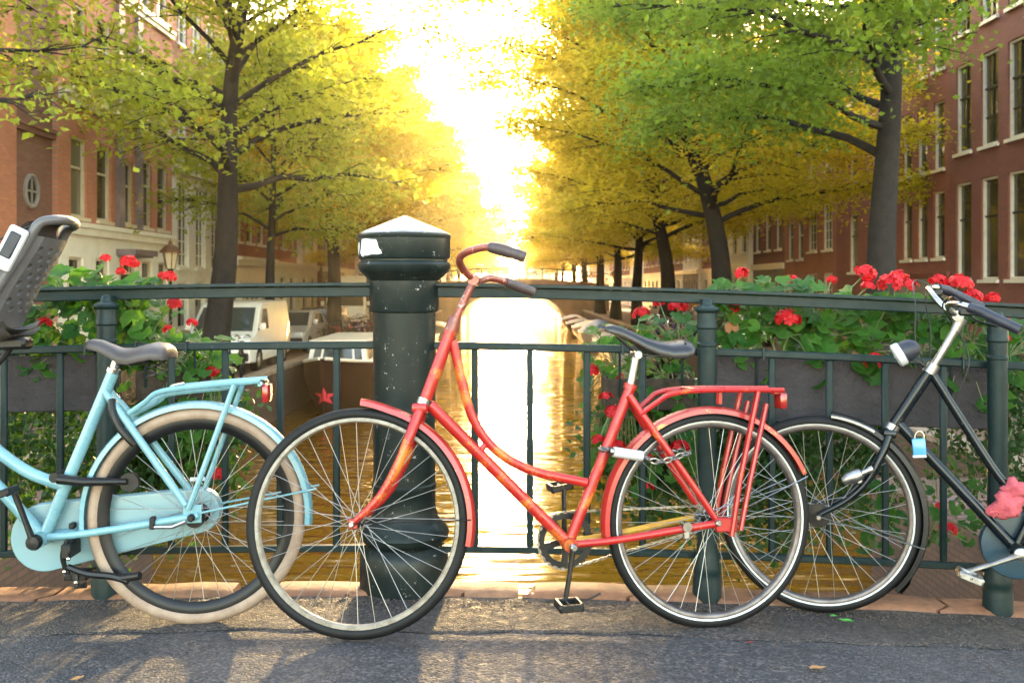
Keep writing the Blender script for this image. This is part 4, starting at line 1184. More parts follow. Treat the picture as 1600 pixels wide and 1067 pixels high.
# chain lock on the red bicycle
lk = thing('chain_lock', 'silver cylinder lock with steel chain around the red bicycle stay', 'lock', M=RBM @ T((.30, .085, .58)))
MB().tube([(.062, 0, .008), (-.035, 0, -.006)], .0165, 16).build('lock_body', M['white_plastic'], lk)
MB().tube([(.064, 0, .0085), (.074, 0, .010)], .013, 14).build('end_cap', M['chrome'], lk)
def ring_link(Ml):
    mb = MB(); mb.tube([(.016 * math.cos(a) , .0085 * math.sin(a), 0) for a in [2 * math.pi * k / 12 for k in range(12)]], .0036, 6, closed=True)
    return mb
lm = ring_link(None).mesh('chain_link', M['chain'])
path = crom([(-.04, 0, -.006), (-.075, .004, -.022), (-.12, .004, -.018), (-.16, .0, -.004), (-.195, -.01, .002), (-.205, -.04, .0), (-.17, -.10, .0), (-.10, -.13, .0), (.0, -.10, .0), (.085, -.03, .012), (.10, 0, .018), (.075, .0, .012)], 4)
acc = [path[0]]
for p in path:
    if (p - acc[-1]).length > .020: acc.append(p)
for i, (a, b) in enumerate(zip(acc, acc[1:])):
    d = (b - a).normalized(); q = d.to_track_quat('X', 'Z').to_matrix().to_4x4()
    link('chain_link', lm, lk, T((a + b) / 2) @ q @ RX(math.pi / 2 * (i % 2) + .3))

# ================= light blue bicycle
def blue_bike():
    rc = (-1.032, 3.16); fc = (-1.032 - 1.117, 3.16 - .078)
    Mb = bike_matrix((rc[0], rc[1], zg(*rc) + .002), (fc[0], fc[1], zg(*fc) + .002), 2.0)
    B = thing('bicycle', 'baby blue bicycle with tan tyres and chain case at the left', 'bicycle', M=Mb)
    Ro = .355; P = M['light_blue']; bb = (.492, .300); stt = (.265, .838); hb, ht = (.93, .73), (.855, .99)
    tt = crom([v3((.868, .955)), v3((.80, .80)), v3((.72, .675)), v3((.641, .590)), v3((.538, .513)), v3((.428, .466))], 6)
    dt = crom([v3((.925, .76)), v3((.78, .61)), v3((.639, .472)), v3(bb)], 5)
    tubes = [([v3(hb), v3(ht)], .022, 14), (dt, .020, 14), (tt, .0195, 14), ([v3(bb), v3(stt)], .0195, 14), ([(bb[0], -.04, bb[1]), (bb[0], .04, bb[1])], .024, 16)]
    for s_ in (-1, 1):
        tubes.append((crom([v3((.288, .77), s_ * .02), v3((.20, .655), s_ * .04), v3((.02, .40), s_ * .062)], 4), .0125, 10))
        tubes.append((crom([v3((.47, .306), s_ * .024), v3((.33, .318), s_ * .04), v3((.02, .36), s_ * .062), v3((-.02, .368), s_ * .062)], 4), .0125, 10))
    mb = frame_tubes(tubes)
    for s_ in (-1, 1): mb.cbox((-.0, s_ * .062, .372), (.06, .006, .06), .003)
    mb.build('frame', P, B)
    fk = MB()
    for s_ in (-1, 1):
        fk.tube(crom([v3((.938, .705), s_ * .028), v3((.975, .58), s_ * .048), v3((1.03, .46), s_ * .05), v3((1.117, .357), s_ * .055)], 5), [.0155] * 8 + [.014] * 4 + [.011] * 4, 10)
    fk.cbox((.936, 0, .712), (.05, .085, .03), .010, seg=2); fk.build('fork', P, B)
    wheel(B, T((1.117, 0, .355)), Ro, .0215, 'brown_rubber', 'rim_black', rimh=.030)
    wheel(B, T((0, 0, .355)), Ro, .0215, 'brown_rubber', 'rim_black', rimh=.030, hubr=.026, phase=.07)
    fender((0, .355), Ro + .020, -8, 186, .060, 40).build('rear_mudguard', P, B)
    fender((1.117, .355), Ro + .018, 70, 205, .060, 30).build('front_mudguard', P, B)
    mb = MB()
    for s_ in (-1, 1): mb.tube([(0, s_ * .065, .37), (-.395, s_ * .034, .435)], .0035, 6)
    mb.build('mudguard_stay', P, B)
    rk = MB()
    for s_ in (-1, 1):
        rk.tube(crom([v3((.205, .70), s_ * .04), v3((.15, .735), s_ * .055), v3((.095, .77), s_ * .068), v3((-.05, .785), s_ * .07), v3((-.222, .795), s_ * .066)], 5), .009, 8)
        rk.tube(crom([v3((.20, .692), s_ * .02), v3((.13, .73), s_ * .026), v3((.08, .757), s_ * .03), v3((-.13, .775), s_ * .032)], 4), .007, 8)
    for x in (.06, -.08, -.22): rk.tube([(x, -.068, .784), (x, .068, .784)], .007, 6)
    rk.build('luggage_rack', P, B)
    for s_ in (-1, 1):
        MB().tube([(-.14, s_ * .070, .785), (-.005, s_ * .074, .425), (.01, s_ * .07, .39)], .0095, 8).build('rack_stay', P, B)
    tl = MB().cbox((-.232, 0, .752), (.022, .085, .062), .008, seg=2).build('tail_light', M['tail_red'], B)
    MB().cbox((-.222, 0, .79), (.014, .06, .012), .003).build('bracket', M['black'], tl)
    MB().tube([v3((.27, .825)), v3((.252, .885))], .0145, 14).build('seat_post', M['chrome'], B)
    MB().tube([v3((.268, .832)), v3((.263, .845))], .023, 16).build('seat_clamp', M['chrome'], B)
    st = [(.352, .012, .930, .016), (.345, .028, .940, .028), (.33, .034, .944, .034), (.30, .038, .940, .040), (.265, .044, .925, .046), (.235, .056, .912, .050), (.20, .076, .911, .052), (.16, .096, .922, .054), (.12, .106, .930, .056), (.095, .104, .926, .054), (.082, .09, .916, .046), (.077, .06, .904, .03)]
    sd = saddle_mb(st).build('saddle', M['saddle_grey'], B, angle=70)
    mb = MB(); mb.cbox((.20, 0, .865), (.10, .05, .02), .006)
    for s_ in (-1, 1): mb.tube([(.13 + .016 * math.cos(t), s_ * .05 + .016 * math.sin(t), .815 + .0045 * t) for t in [k * .6 for k in range(26)]], .0035, 5)
    mb.build('saddle_springs', M['black'], sd)
    # chain case
    c1, r1, c2, r2 = (.502, .292), .112, (.008, .362), .074
    def hull(grow, n=22):
        d = Vector((c2[0] - c1[0], c2[1] - c1[1])); th = math.atan2(d.y, d.x); al = math.acos((r1 - r2) / d.length); o = []
        for k in range(n): t = th + al + (2 * math.pi - 2 * al) * k / (n - 1); o.append((c1[0] + (r1 + grow) * math.cos(t), c1[1] + (r1 + grow) * math.sin(t)))
        for k in range(n): t = th - al + 2 * al * k / (n - 1); o.append((c2[0] + (r2 + grow) * math.cos(t), c2[1] + (r2 + grow) * math.sin(t)))
        return o
    rings = []
    for (g, y) in ((-.012, -.033), (-.003, -.034), (0, -.039), (0, -.078), (-.004, -.083), (-.03, -.084)):
        rings.append([(p[0], y, p[1]) for p in hull(g)])
    MB().loft(rings, closed_ring=True, caps=True).build('chain_case', M['blue_case'], B, angle=35)
    # cranks
    MB().tube([(bb[0], -.1, bb[1]), (bb[0], .082, bb[1])], .009, 10).build('crank_axle', M['black'], B)
    MB().lathe([(.0001, -.012), (.024, -.012), (.026, 0), (.020, .014), (.0001, .016)], 20, T((.49, .082, .303)) @ RX(-math.pi / 2)).build('crank_boss', M['black'], B)
    MB().tube([(.49, .082, .30), (.515, .086, .375), (.545, .09, .462)], [.016, .0125, .014], 10, flat=.7).build('crank_arm', M['black'], B)
    MB().tube([(.49, -.10, .30), (.465, -.104, .225), (.437, -.108, .138)], [.016, .0125, .014], 10, flat=.7).build('crank_arm', M['black'], B)
    pedal(B, (.562, .14, .470), tilt=.3); pedal(B, (.437, -.16, .138))
    # kickstand, folded back
    ks = MB()
    ks.cbox((.395, .03, .268), (.03, .10, .05), .006); ks.tube(crom([(.398, .05, .30), (.412, .055, .255), (.402, .055, .205)], 4), .016, 8, flat=.5)
    ks.tube(crom([(.395, .055, .215), (.33, .07, .195), (.25, .08, .186), (.195, .09, .172)], 4), [.011] * 5 + [.012] * 8, 8)
    ks.tube([(.215, .085, .180), (.155, .10, .19)], .013, 10)
    ks.tube([(.375, .04, .20), (.37, .05, .15), (.34, .05, .155)], .010, 8)
    kst = ks.build('kickstand', M['black'], B)
    for c in ((.385, .076, .245), (.398, .076, .205), (.365, .07, .168)): 
        MB().lathe([(.0001, .006), (.006, .004), (.006, -.004)], 10, T(c) @ RX(-math.pi / 2)).build('bolt', M['chrome'], kst)
    MB().cbox((.40, .0, .336), (.018, .03, .02), .004).build('stand_clamp', M['black'], B)
    # black folding arm on the seat tube, ring lock between the stays
    mb = MB(); mb.tube([(.425, .045, .495), (.34, .06, .486), (.27, .065, .485), (.205, .065, .483)], [.021, .019, .016, .012], 12, flat=.8); mb.lathe([(.0001, -.012), (.03, -.012), (.03, .012), (.0001, .012)], 18, T((.20, .05, .48)) @ AX)
    arm = mb.build('foot_rest', M['black'], B)
    MB().tube([(.44, -.03, .50), (.44, .05, .50)], .016, 12).build('foot_rest_clamp', M['black'], arm)
    for s_ in (-1, 1):
        MB().tube(crom([(.262, s_ * .03, .745), (.252, s_ * .048, .70), (.232, s_ * .05, .655), (.20, s_ * .048, .615), (.185, s_ * .044, .60)], 3), .0125, 8).build('ring_lock', M['black'], B)
    MB().cbox((.125, .062, .348), (.016, .03, .04), .003).build('brake_clip', M['black'], B)
    MB().tube([(.12, .07, .335), (.06, .075, .335), (.02, .07, .35)], [.006, .007, .006], 8).build('brake_arm', M['alu'], B)
    MB().cbox((-.005, .012, .475), (.05, .006, .014), .003).build('spoke_reflector', M['white_plastic'], B)
    bolt(B, (0, .078, .362), .013, .014, 'black_steel')
    # front end (outside the frame of the photograph at the left)
    MB().tube(crom([v3((.85, 1.0)), v3((.835, 1.06)), v3((.815, 1.10))], 3), .0135, 12).build('stem', M['chrome'], B)
    hbp = [(.64, .29, 1.09), (.72, .285, 1.12), (.80, .25, 1.15), (.86, .15, 1.14), (.83, .05, 1.11), (.815, 0, 1.105)]
    full = crom(hbp + [(p[0], -p[1], p[2]) for p in hbp[-2::-1]], 4)
    MB().tube(full, .0118, 12).build('handlebar', M['chrome'], B)
    for q in (full[:5], full[-5:]): MB().tube(q, .0165, 12).build('grip', M['saddle_grey'], B)
    return B, Mb
BB, BBM = blue_bike()

# ---- child seat on the light blue bicycle (backrest turned to the rider)
def child_seat():
    root = thing('child_seat', 'grey plastic child seat with pierced backrest on the blue bicycle', 'child seat', M=BBM @ T((.535, 0, 1.03)))
    # backrest surface: v along height 0..1, u across -1..1
    prof = crom([(.06, -.05), (.03, .01), (-.005, .08), (-.048, .15), (-.09, .22), (-.122, .285), (-.13, .305)], 6)
    def surf(u, v):
        f = v * (len(prof) - 1); i = min(int(f), len(prof) - 2); p = prof[i].lerp(prof[i + 1], f - i)
        w = .142 - .030 * v
        bow = .022 * u * u + (.022 * max(0, abs(u) - .8) / .2)
        return Vector((p.x + bow, u * w, p.y + bow * .15))
    NU, NV = 9, 11; mb = MB()
    for i in range(NU):
        for j in range(NV):
            u0, u1 = -1 + 2 * i / NU, -1 + 2 * (i + 1) / NU; v0, v1 = .02 + .70 * j / NV, .02 + .70 * (j + 1) / NV
            hole = 1 <= i <= NU - 2 and 2 <= j <= NV - 2 and (i + j) % 2 == 0
            um, vm = (u0 + u1) / 2, (v0 + v1) / 2
            if not hole:
                mb.add([surf(u0, v0), surf(u1, v0), surf(u1, v1), surf(u0, v1)], [(0, 1, 2, 3)])
            else:
                sq = [(u0, v0), (um, v0), (u1, v0), (u1, vm), (u1, v1), (um, v1), (u0, v1), (u0, vm)]
                ho = [(um + (u1 - u0) * .40 * math.cos(R(225 + 45 * k_)), vm + (v1 - v0) * .40 * math.sin(R(225 + 45 * k_))) for k_ in range(8)]
                vs = [surf(*p) for p in sq] + [surf(*p) for p in ho] + [surf(*p) + Vector((.014, 0, .002)) for p in ho]
                mb.add(vs, [(k_, (k_ + 1) % 8, 8 + (k_ + 1) % 8, 8 + k_) for k_ in range(8)] + [(8 + k_, 8 + (k_ + 1) % 8, 16 + (k_ + 1) % 8, 16 + k_) for k_ in range(8)])
    mb.build('backrest', M['seat_grey'], root, angle=60)
    # rim arch
    rim = [surf(-1, .76 * v / 7) for v in range(0, 8)] + [surf(-math.cos(math.pi * q / 10), .76 + .24 * math.sin(math.pi * q / 10)) for q in range(1, 10)] + [surf(1, .76 * v / 7) for v in range(7, -1, -1)]
    MB().tube(crom(rim, 3), .0165, 10).build('rim', M['seat_grey'], root)
    mb = MB(); rings = []
    for j in range(6):
        v = .68 + .29 * j / 5; wq = math.sqrt(max(.05, 1 - (max(0, v - .76) / .25) ** 2))
        rings.append([surf(u / 6 * wq, v) + Vector((.03 + .02 * math.sin(math.pi * j / 5), 0, 0)) for u in range(-6, 7)])
    mb.loft(rings); mb.build('head_cushion', M['seat_dark'], root)
    # side wings and seat pan
    for s_ in (-1, 1):
        rings = []
        for j in range(9):
            v = j / 8 * .78; a = surf(s_, v); ext = .17 - .13 * v
            rings.append([a, a + Vector((ext * .5, s_ * .012, -.012)), a + Vector((ext, s_ * .004, -.03)), a + Vector((ext + .006, s_ * -.006, -.03)), a + Vector((ext * .5, s_ * .002, -.012))])
        MB().loft(rings, closed_ring=True, caps=True).build('side_wing', M['seat_grey'], root)
    mb = MB(); rings = []
    for (x, z, w) in ((.02, -.05, .14), (.07, -.068, .14), (.14, -.066, .135), (.20, -.05, .13), (.235, -.06, .12)):
        rings.append([(x, w * q / 6, z + .03 * (q / 6) ** 4) for q in range(-6, 7)])
    mb.loft(rings); rings2 = [[(p[0], p[1], p[2] - .02) for p in r_] for r_ in rings]; mb.loft(rings2); mb.build('seat_pan', M['seat_grey'], root)
    # buckle pad on the near side
    Mp = T((-.005, .150, .205)) @ RY(R(-27)) @ RZ(R(4))
    pad = MB().cbox((0, 0, 0), (.062, .022, .145), .012, Mp, seg=2).build('shoulder_pad', M['white_plastic'], root)
    MB().cbox((0, .011, .012), (.036, .008, .085), .004, Mp).build('pad_inset', M['grip_blue'], pad)
    MB().tube([surf(.95, .8) + Vector((.02, .01, 0)), (.03, .16, .23), (.06, .16, .12)], .008, 6, flat=.3).build('strap', M['black'], root)
    mb = MB(); mb.cbox((.05, .0, -.095), (.10, .08, .04), .01); mb.tube(crom([(.06, 0, -.11), (.12, 0, -.17), (.20, 0, -.14), (.262, 0, -.10)], 4), .011, 8); mb.build('mounting_bar', M['black'], root)
    return root
child_seat()

# ================= dark bicycle
def dark_bike():
    fc = (1.081, 3.415); rc = (1.081 + 1.05, 3.415 - .335)
    Mb = bike_matrix((rc[0], rc[1], zg(*rc) + .002), (fc[0], fc[1], zg(*fc) + .006), 3.0)
    B = thing('bicycle', 'dark blue black bicycle with chrome bars and pink cloth at the right', 'bicycle', M=Mb)
    Ro = .347; P = M['dark_blue']; bb = (.470, .296); hb, ht = (.870, .668), (.748, .884); stt = (.27, .80)
    hf = (1.105, .349)
    tt = crom([v3((.742, .862)), v3((.635, .694)), v3((.53, .535)), v3((.48, .492)), v3((.425, .470)), v3((.395, .468))], 5)
    tubes = [([v3(hb), v3(ht)], .0205, 14), ([v3((.85, .688)), v3(bb)], .0185, 14), (tt, .0150, 12), ([v3(bb), v3(stt)], .0175, 14), ([(bb[0], -.04, bb[1]), (bb[0], .04, bb[1])], .0235, 16)]
    for s_ in (-1, 1):
        tubes.append((crom([v3((.285, .77), s_ * .018), v3((.2, .65), s_ * .036), v3((.0, .36), s_ * .062)], 4), .011, 10))
        tubes.append((crom([v3((.455, .298), s_ * .022), v3((.30, .305), s_ * .04), v3((-.015, .35), s_ * .062)], 4), .0115, 10))
    frame_tubes(tubes).build('frame', P, B)
    fk = MB()
    for s_ in (-1, 1):
        fk.tube(crom([v3((.880, .645), s_ * .03), v3((.905, .575), s_ * .045), v3((.945, .49), s_ * .05), v3((1.01, .415), s_ * .052), v3((1.105, .352), s_ * .055)], 5), [.0135] * 10 + [.012] * 5 + [.010] * 6, 10)
    fk.cbox((.878, 0, .652), (.045, .08, .03), .010, seg=2); fk.build('fork', P, B)
    MB().tube([v3((.872, .664)), v3((.862, .684))], .026, 16).build('headset_race', M['alu'], B)
    MB().tube([v3((.756, .870)), v3((.738, .902))], [.024, .021], 16).build('headset_cup', M['alu'], B)
    wheel(B, T((hf[0], 0, hf[1])), Ro, .020, 'rubber', 'rim_grey', 'reflex', rimh=.012, hubr=.034, hub_w=.036, phase=.04)
    wheel(B, T((0, 0, .347)), Ro, .020, 'rubber', 'rim_grey', 'reflex', rimh=.012, hubr=.03)
    fender(hf, Ro + .017, 95, 222, .060, 32).build('front_mudguard', M['black'], B)
    MB().tube([(hf[0] + (Ro + .017) * math.cos(R(a)), .029, hf[1] + (Ro + .003) * math.sin(R(a))) for a in range(95, 121, 3)], .006, 6).build('mudguard_trim', M['alu'], B)
    fender((0, .347), Ro + .017, -10, 170, .060, 34).build('rear_mudguard', M['black'], B)
    mb = MB()
    for s_ in (-1, 1): mb.tube([(hf[0], s_ * .062, hf[1]), (hf[0] - .35, s_ * .034, hf[1] - .08)], .0025, 5)
    mb.build('mudguard_stay', M['alu'], B)
    fl_ = MB(); fl_.tube([(.79, 0, .175), (.80, 0, .14), (.825, 0, .105)], [.020, .024, .026], 8, flat=.15, ref=(1, 0, 0)); fl_.build('mud_flap', M['black'], B)
    bolt(B, (hf[0], .08, hf[1]), .011, .012)
    # bottle dynamo on the fork
    dy = MB(); Md = T((.985, .075, .505)) @ RY(R(-62))
    dy.lathe([(.0001, -.055), (.014, -.05), (.022, -.03), (.023, .0), (.019, .018), (.010, .022), (.010, .045), (.013, .046), (.013, .06), (.0001, .06)], 16, Md); dy.cbox((-.02, -.02, .0), (.02, .05, .02), .004, Md)
    dy.build('dynamo', M['alu'], B)
    # headlight
    hl = MB(); Mh = T((.845, .01, .935)) @ RY(R(122))
    hl.lathe([(.0001, -.062), (.018, -.058), (.032, -.042), (.038, -.020), (.039, .0)], 22, Mh); h1 = hl.build('headlight', M['grip_blue'], B)
    MB().lathe([(.0395, -.002), (.042, .006), (.042, .022), (.036, .026), (.030, .022), (.0001, .030)], 22, Mh).build('reflector_ring', M['white_plastic'], h1)
    MB().tube([(.82, .005, .92), (.785, .0, .905), (.755, 0, .885)], .004, 6).build('bracket', M['black_steel'], h1)
    # stem and bars
    MB().tube(crom([v3((.742, .895)), v3((.70, .975)), v3((.668, 1.04))], 3), .0130, 12).build('stem', M['alu'], B)
    MB().tube([(.676, 0, 1.02), (.655, 0, 1.065)], [.0165, .0195], 12).build('stem_collar', M['alu'], B)
    MB().tube([(.672, -.03, 1.072), (.672, .03, 1.072)], .019, 12).build('bar_clamp', M['alu'], B)
    near = crom([(.672, 0, 1.072), (.70, .06, 1.09), (.713, .13, 1.105), (.69, .19, 1.105), (.64, .235, 1.088), (.595, .26, 1.064), (.525, .285, 1.028)], 5)
    far = crom([(.672, 0, 1.072), (.715, -.05, 1.11), (.75, -.12, 1.165), (.735, -.18, 1.178), (.69, -.225, 1.175), (.63, -.26, 1.152), (.55, -.285, 1.115)], 5)
    MB().tube(near[::-1] + far[1:], .0115, 12).build('handlebar', M['chrome'], B)
    for pts in (near[-13:], far[-13:]):
        MB().tube(pts, [.0165] * 3 + [.0185] + [.0170] * 8 + [.0175], 14).build('grip', M['grip_blue'], B)
    for s_, pts in ((1, near), (-1, far)):
        a = Vector(pts[-14]); mb = MB(); mb.cbox((0, 0, 0), (.045, .02, .028), .006, T(a + Vector((.0, -.0 * s_, -.018)))); mb.tube(crom([a + Vector((.0, 0, -.015)), a + Vector((-.03, s_ * .008, -.045)), a + Vector((-.09, s_ * .02, -.062))], 4), .006, 8, flat=.6); mb.build('brake_lever', M['black'], B)
    mb = MB()
    mb.tube(crom([Vector(far[-15]), Vector(far[-15]) + Vector((.07, .03, .02)), (.80, -.05, 1.10), (.80, -.02, .98), (.775, -.01, .90), (.80, .0, .78), (.87, .03, .66)], 6), .0026, 6)
    mb.tube(crom([Vector(near[-14]), Vector(near[-14]) + Vector((.04, -.03, .03)), (.72, .02, 1.10), (.66, -.05, 1.02), (.625, -.03, .92), (.66, -.016, .80), (.68, -.012, .775)], 6), .0026, 6)
    mb.tube(crom([Vector(far[-15]), (.76, -.14, 1.14), (.745, -.10, 1.02), (.75, -.05, .92)], 5), .0026, 6)
    mb.build('brake_cable', M['black'], B)
    # chain case, covered in petrol vinyl
    rings = []
    c1, r1, c2, r2 = (.462, .300), .112, (.0, .347), .07
    def hull(g, n=20):
        d = Vector((c2[0] - c1[0], c2[1] - c1[1])); th = math.atan2(d.y, d.x); al = math.acos((r1 - r2) / d.length); o = []
        for k_ in range(n): t = th + al + (2 * math.pi - 2 * al) * k_ / (n - 1); o.append((c1[0] + (r1 + g) * math.cos(t), c1[1] + (r1 + g) * math.sin(t)))
        for k_ in range(n): t = th - al + 2 * al * k_ / (n - 1); o.append((c2[0] + (r2 + g) * math.cos(t), c2[1] + (r2 + g) * math.sin(t)))
        return o
    for (g, y) in ((-.02, -.030), (-.003, -.032), (0, -.038), (0, -.075), (-.004, -.08), (-.03, -.081)): rings.append([(p[0], y, p[1]) for p in hull(g)])
    cc = MB().loft(rings, closed_ring=True, caps=True).build('chain_case', M['petrol'], B, angle=35)
    # white lettering on the case
    cu = bpy.data.curves.new('lettering', 'FONT'); cu.body = 'IU'; cu.size = .052; cu.shear = .35; cu.offset = .0022; cu.extrude = .0008
    to = bpy.data.objects.new('tmp_text', cu); COL.objects.link(to)
    bpy.context.view_layer.update()
    me = bpy.data.meshes.new_from_object(to.evaluated_get(bpy.context.evaluated_depsgraph_get())); bpy.data.objects.remove(to)
    me.materials.append(M['reflex'])
    link('lettering', me, cc, T((.452, -.0285, .312)) @ RZ(math.pi) @ RX(R(90)) @ RZ(R(12)))
    # crank and pedals
    MB().tube([(bb[0], -.1, bb[1]), (bb[0], .085, bb[1])], .009, 10).build('crank_axle', M['alu'], B)
    MB().tube([(.470, .082, .296), (.55, .088, .258), (.628, .094, .224)], [.016, .0115, .013], 10, flat=.7).build('crank_arm', M['alu'], B)
    MB().lathe([(.0001, -.008), (.021, -.008), (.021, .006), (.012, .012), (.0001, .012)], 16, T((.470, .085, .296)) @ RX(-math.pi / 2)).build('crank_boss', M['alu'], B)
    MB().tube([(.470, -.1, .296), (.312, -.105, .368)], .012, 10, flat=.7).build('crank_arm', M['alu'], B)
    pedal(B, (.63, .145, .22), 'alu', tilt=-.3); pedal(B, (.312, -.155, .368), 'alu')
    # rear end outside the photograph: saddle, rack
    MB().tube([v3((.275, .79)), v3((.25, .90))], .0135, 12).build('seat_post', M['chrome'], B)
    st = [(.35, .010, .945, .014), (.34, .024, .95, .026), (.30, .032, .948, .036), (.24, .05, .938, .044), (.18, .085, .938, .05), (.12, .102, .946, .056), (.09, .098, .942, .05), (.078, .06, .93, .03)]
    saddle_mb(st).build('saddle', M['leather'], B, angle=70)
    rk = MB()
    for s_ in (-1, 1):
        rk.tube(crom([v3((.22, .70), s_ * .04), v3((.12, .755), s_ * .06), v3((-.05, .765), s_ * .06), v3((-.22, .765), s_ * .055)], 4), .007, 8); rk.tube([(-.1, s_ * .064, .765), (0, s_ * .068, .36)], .006, 6)
    rk.tube([(-.22, -.055, .765), (-.22, .055, .765)], .007, 6); rk.build('luggage_rack', M['black'], B)
    return B, Mb
DB, DBM = dark_bike()
# blue tag lock hanging on the dark down tube
tg = thing('padlock', 'light blue plastic padlock hanging on the dark bicycle down tube', 'lock', M=DBM @ T((.785, .035, .628)))
MB().cbox((0, 0, -.012), (.044, .018, .058), .006, RY(.12), seg=2).build('lock_body', M['tag_blue'], tg)
MB().cbox((.002, .002, -.044), (.046, .020, .010), .003, RY(.12)).build('lock_rim', M['white_plastic'], tg)
MB().tube([(.015 * math.cos(R(a)) - .002, -.002, .02 + .022 * math.sin(R(a))) for a in range(-10, 191, 20)], .0028, 6).build('shackle', M['chrome'], tg)
# pink cloth knotted on the dark bicycle
def cloth():
    root = thing('pink_cloth', 'crumpled pink cloth knotted on the dark bicycle top tube', 'cloth', M=DBM @ T((.482, .01, .478)))
    r = random.Random(3)
    def lump(c, rx, ry, rz, seed):
        bm = bmesh.new(); bmesh.ops.create_icosphere(bm, subdivisions=3, radius=1)
        rr = random.Random(seed); ph = [rr.uniform(0, 6) for _ in range(6)]
        for v in bm.verts:
            p = v.co
            k_ = 1 + .16 * math.sin(5 * p.x + ph[0]) * math.sin(4 * p.z + ph[1]) + .10 * math.sin(9 * p.z + 3 * p.x + ph[2]) + .07 * math.sin(13 * p.x - 6 * p.z + ph[3]) + .05 * math.sin(15 * p.y + 11 * p.z + ph[4])
            v.co = Vector((c[0] + p.x * rx * k_, c[1] + p.y * ry * k_, c[2] + p.z * rz * k_))
        bm.verts.index_update(); out = ([v.co[:] for v in bm.verts], [[v.index for v in f.verts] for f in bm.faces]); bm.free(); return out
    for (c, a, b, d, s_, nm) in (((.0, .0, .018), .036, .036, .036, 1, 'knot'), ((.018, .012, -.035), .046, .034, .050, 2, 'hanging_end'), ((.055, .006, -.058), .030, .022, .022, 4, 'corner')):
        mb = MB(); v_, f_ = lump(c, a, b, d, s_); mb.add(v_, f_); mb.build(nm, M['pink'], root, angle=180)
cloth()
# ------------------------------------------------------------------ trees
M['bark'] = pm('elm_bark', (.013, .0085, .006), (.006, .004, .003), 6, rough=.9, bs=9, bst=.9, bd=.04)
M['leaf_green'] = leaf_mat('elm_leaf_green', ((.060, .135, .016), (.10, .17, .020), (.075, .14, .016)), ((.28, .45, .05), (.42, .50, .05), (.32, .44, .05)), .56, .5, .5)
M['leaf_painted_glow'] = leaf_mat('elm_leaf_painted_glow', ((.20, .165, .012), (.26, .165, .010), (.16, .16, .012)), ((.86, .68, .05), (.90, .60, .035), (.76, .66, .05)), .66, .5, .5)  # golden sun glow put into the leaf colour of the farther trees
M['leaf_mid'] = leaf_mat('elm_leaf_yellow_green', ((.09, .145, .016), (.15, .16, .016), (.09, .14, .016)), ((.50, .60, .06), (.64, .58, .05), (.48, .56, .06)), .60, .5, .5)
M['leaf_painted_glow2'] = leaf_mat('elm_leaf_green_painted_glow', ((.17, .165, .012), (.24, .165, .010), (.13, .16, .012)), ((.76, .67, .05), (.86, .60, .035), (.66, .66, .05)), .66, .5, .5)  # glow around the sun painted into the leaf colour, slightly greener
def unit(v): return v / (np.linalg.norm(v) + 1e-9)
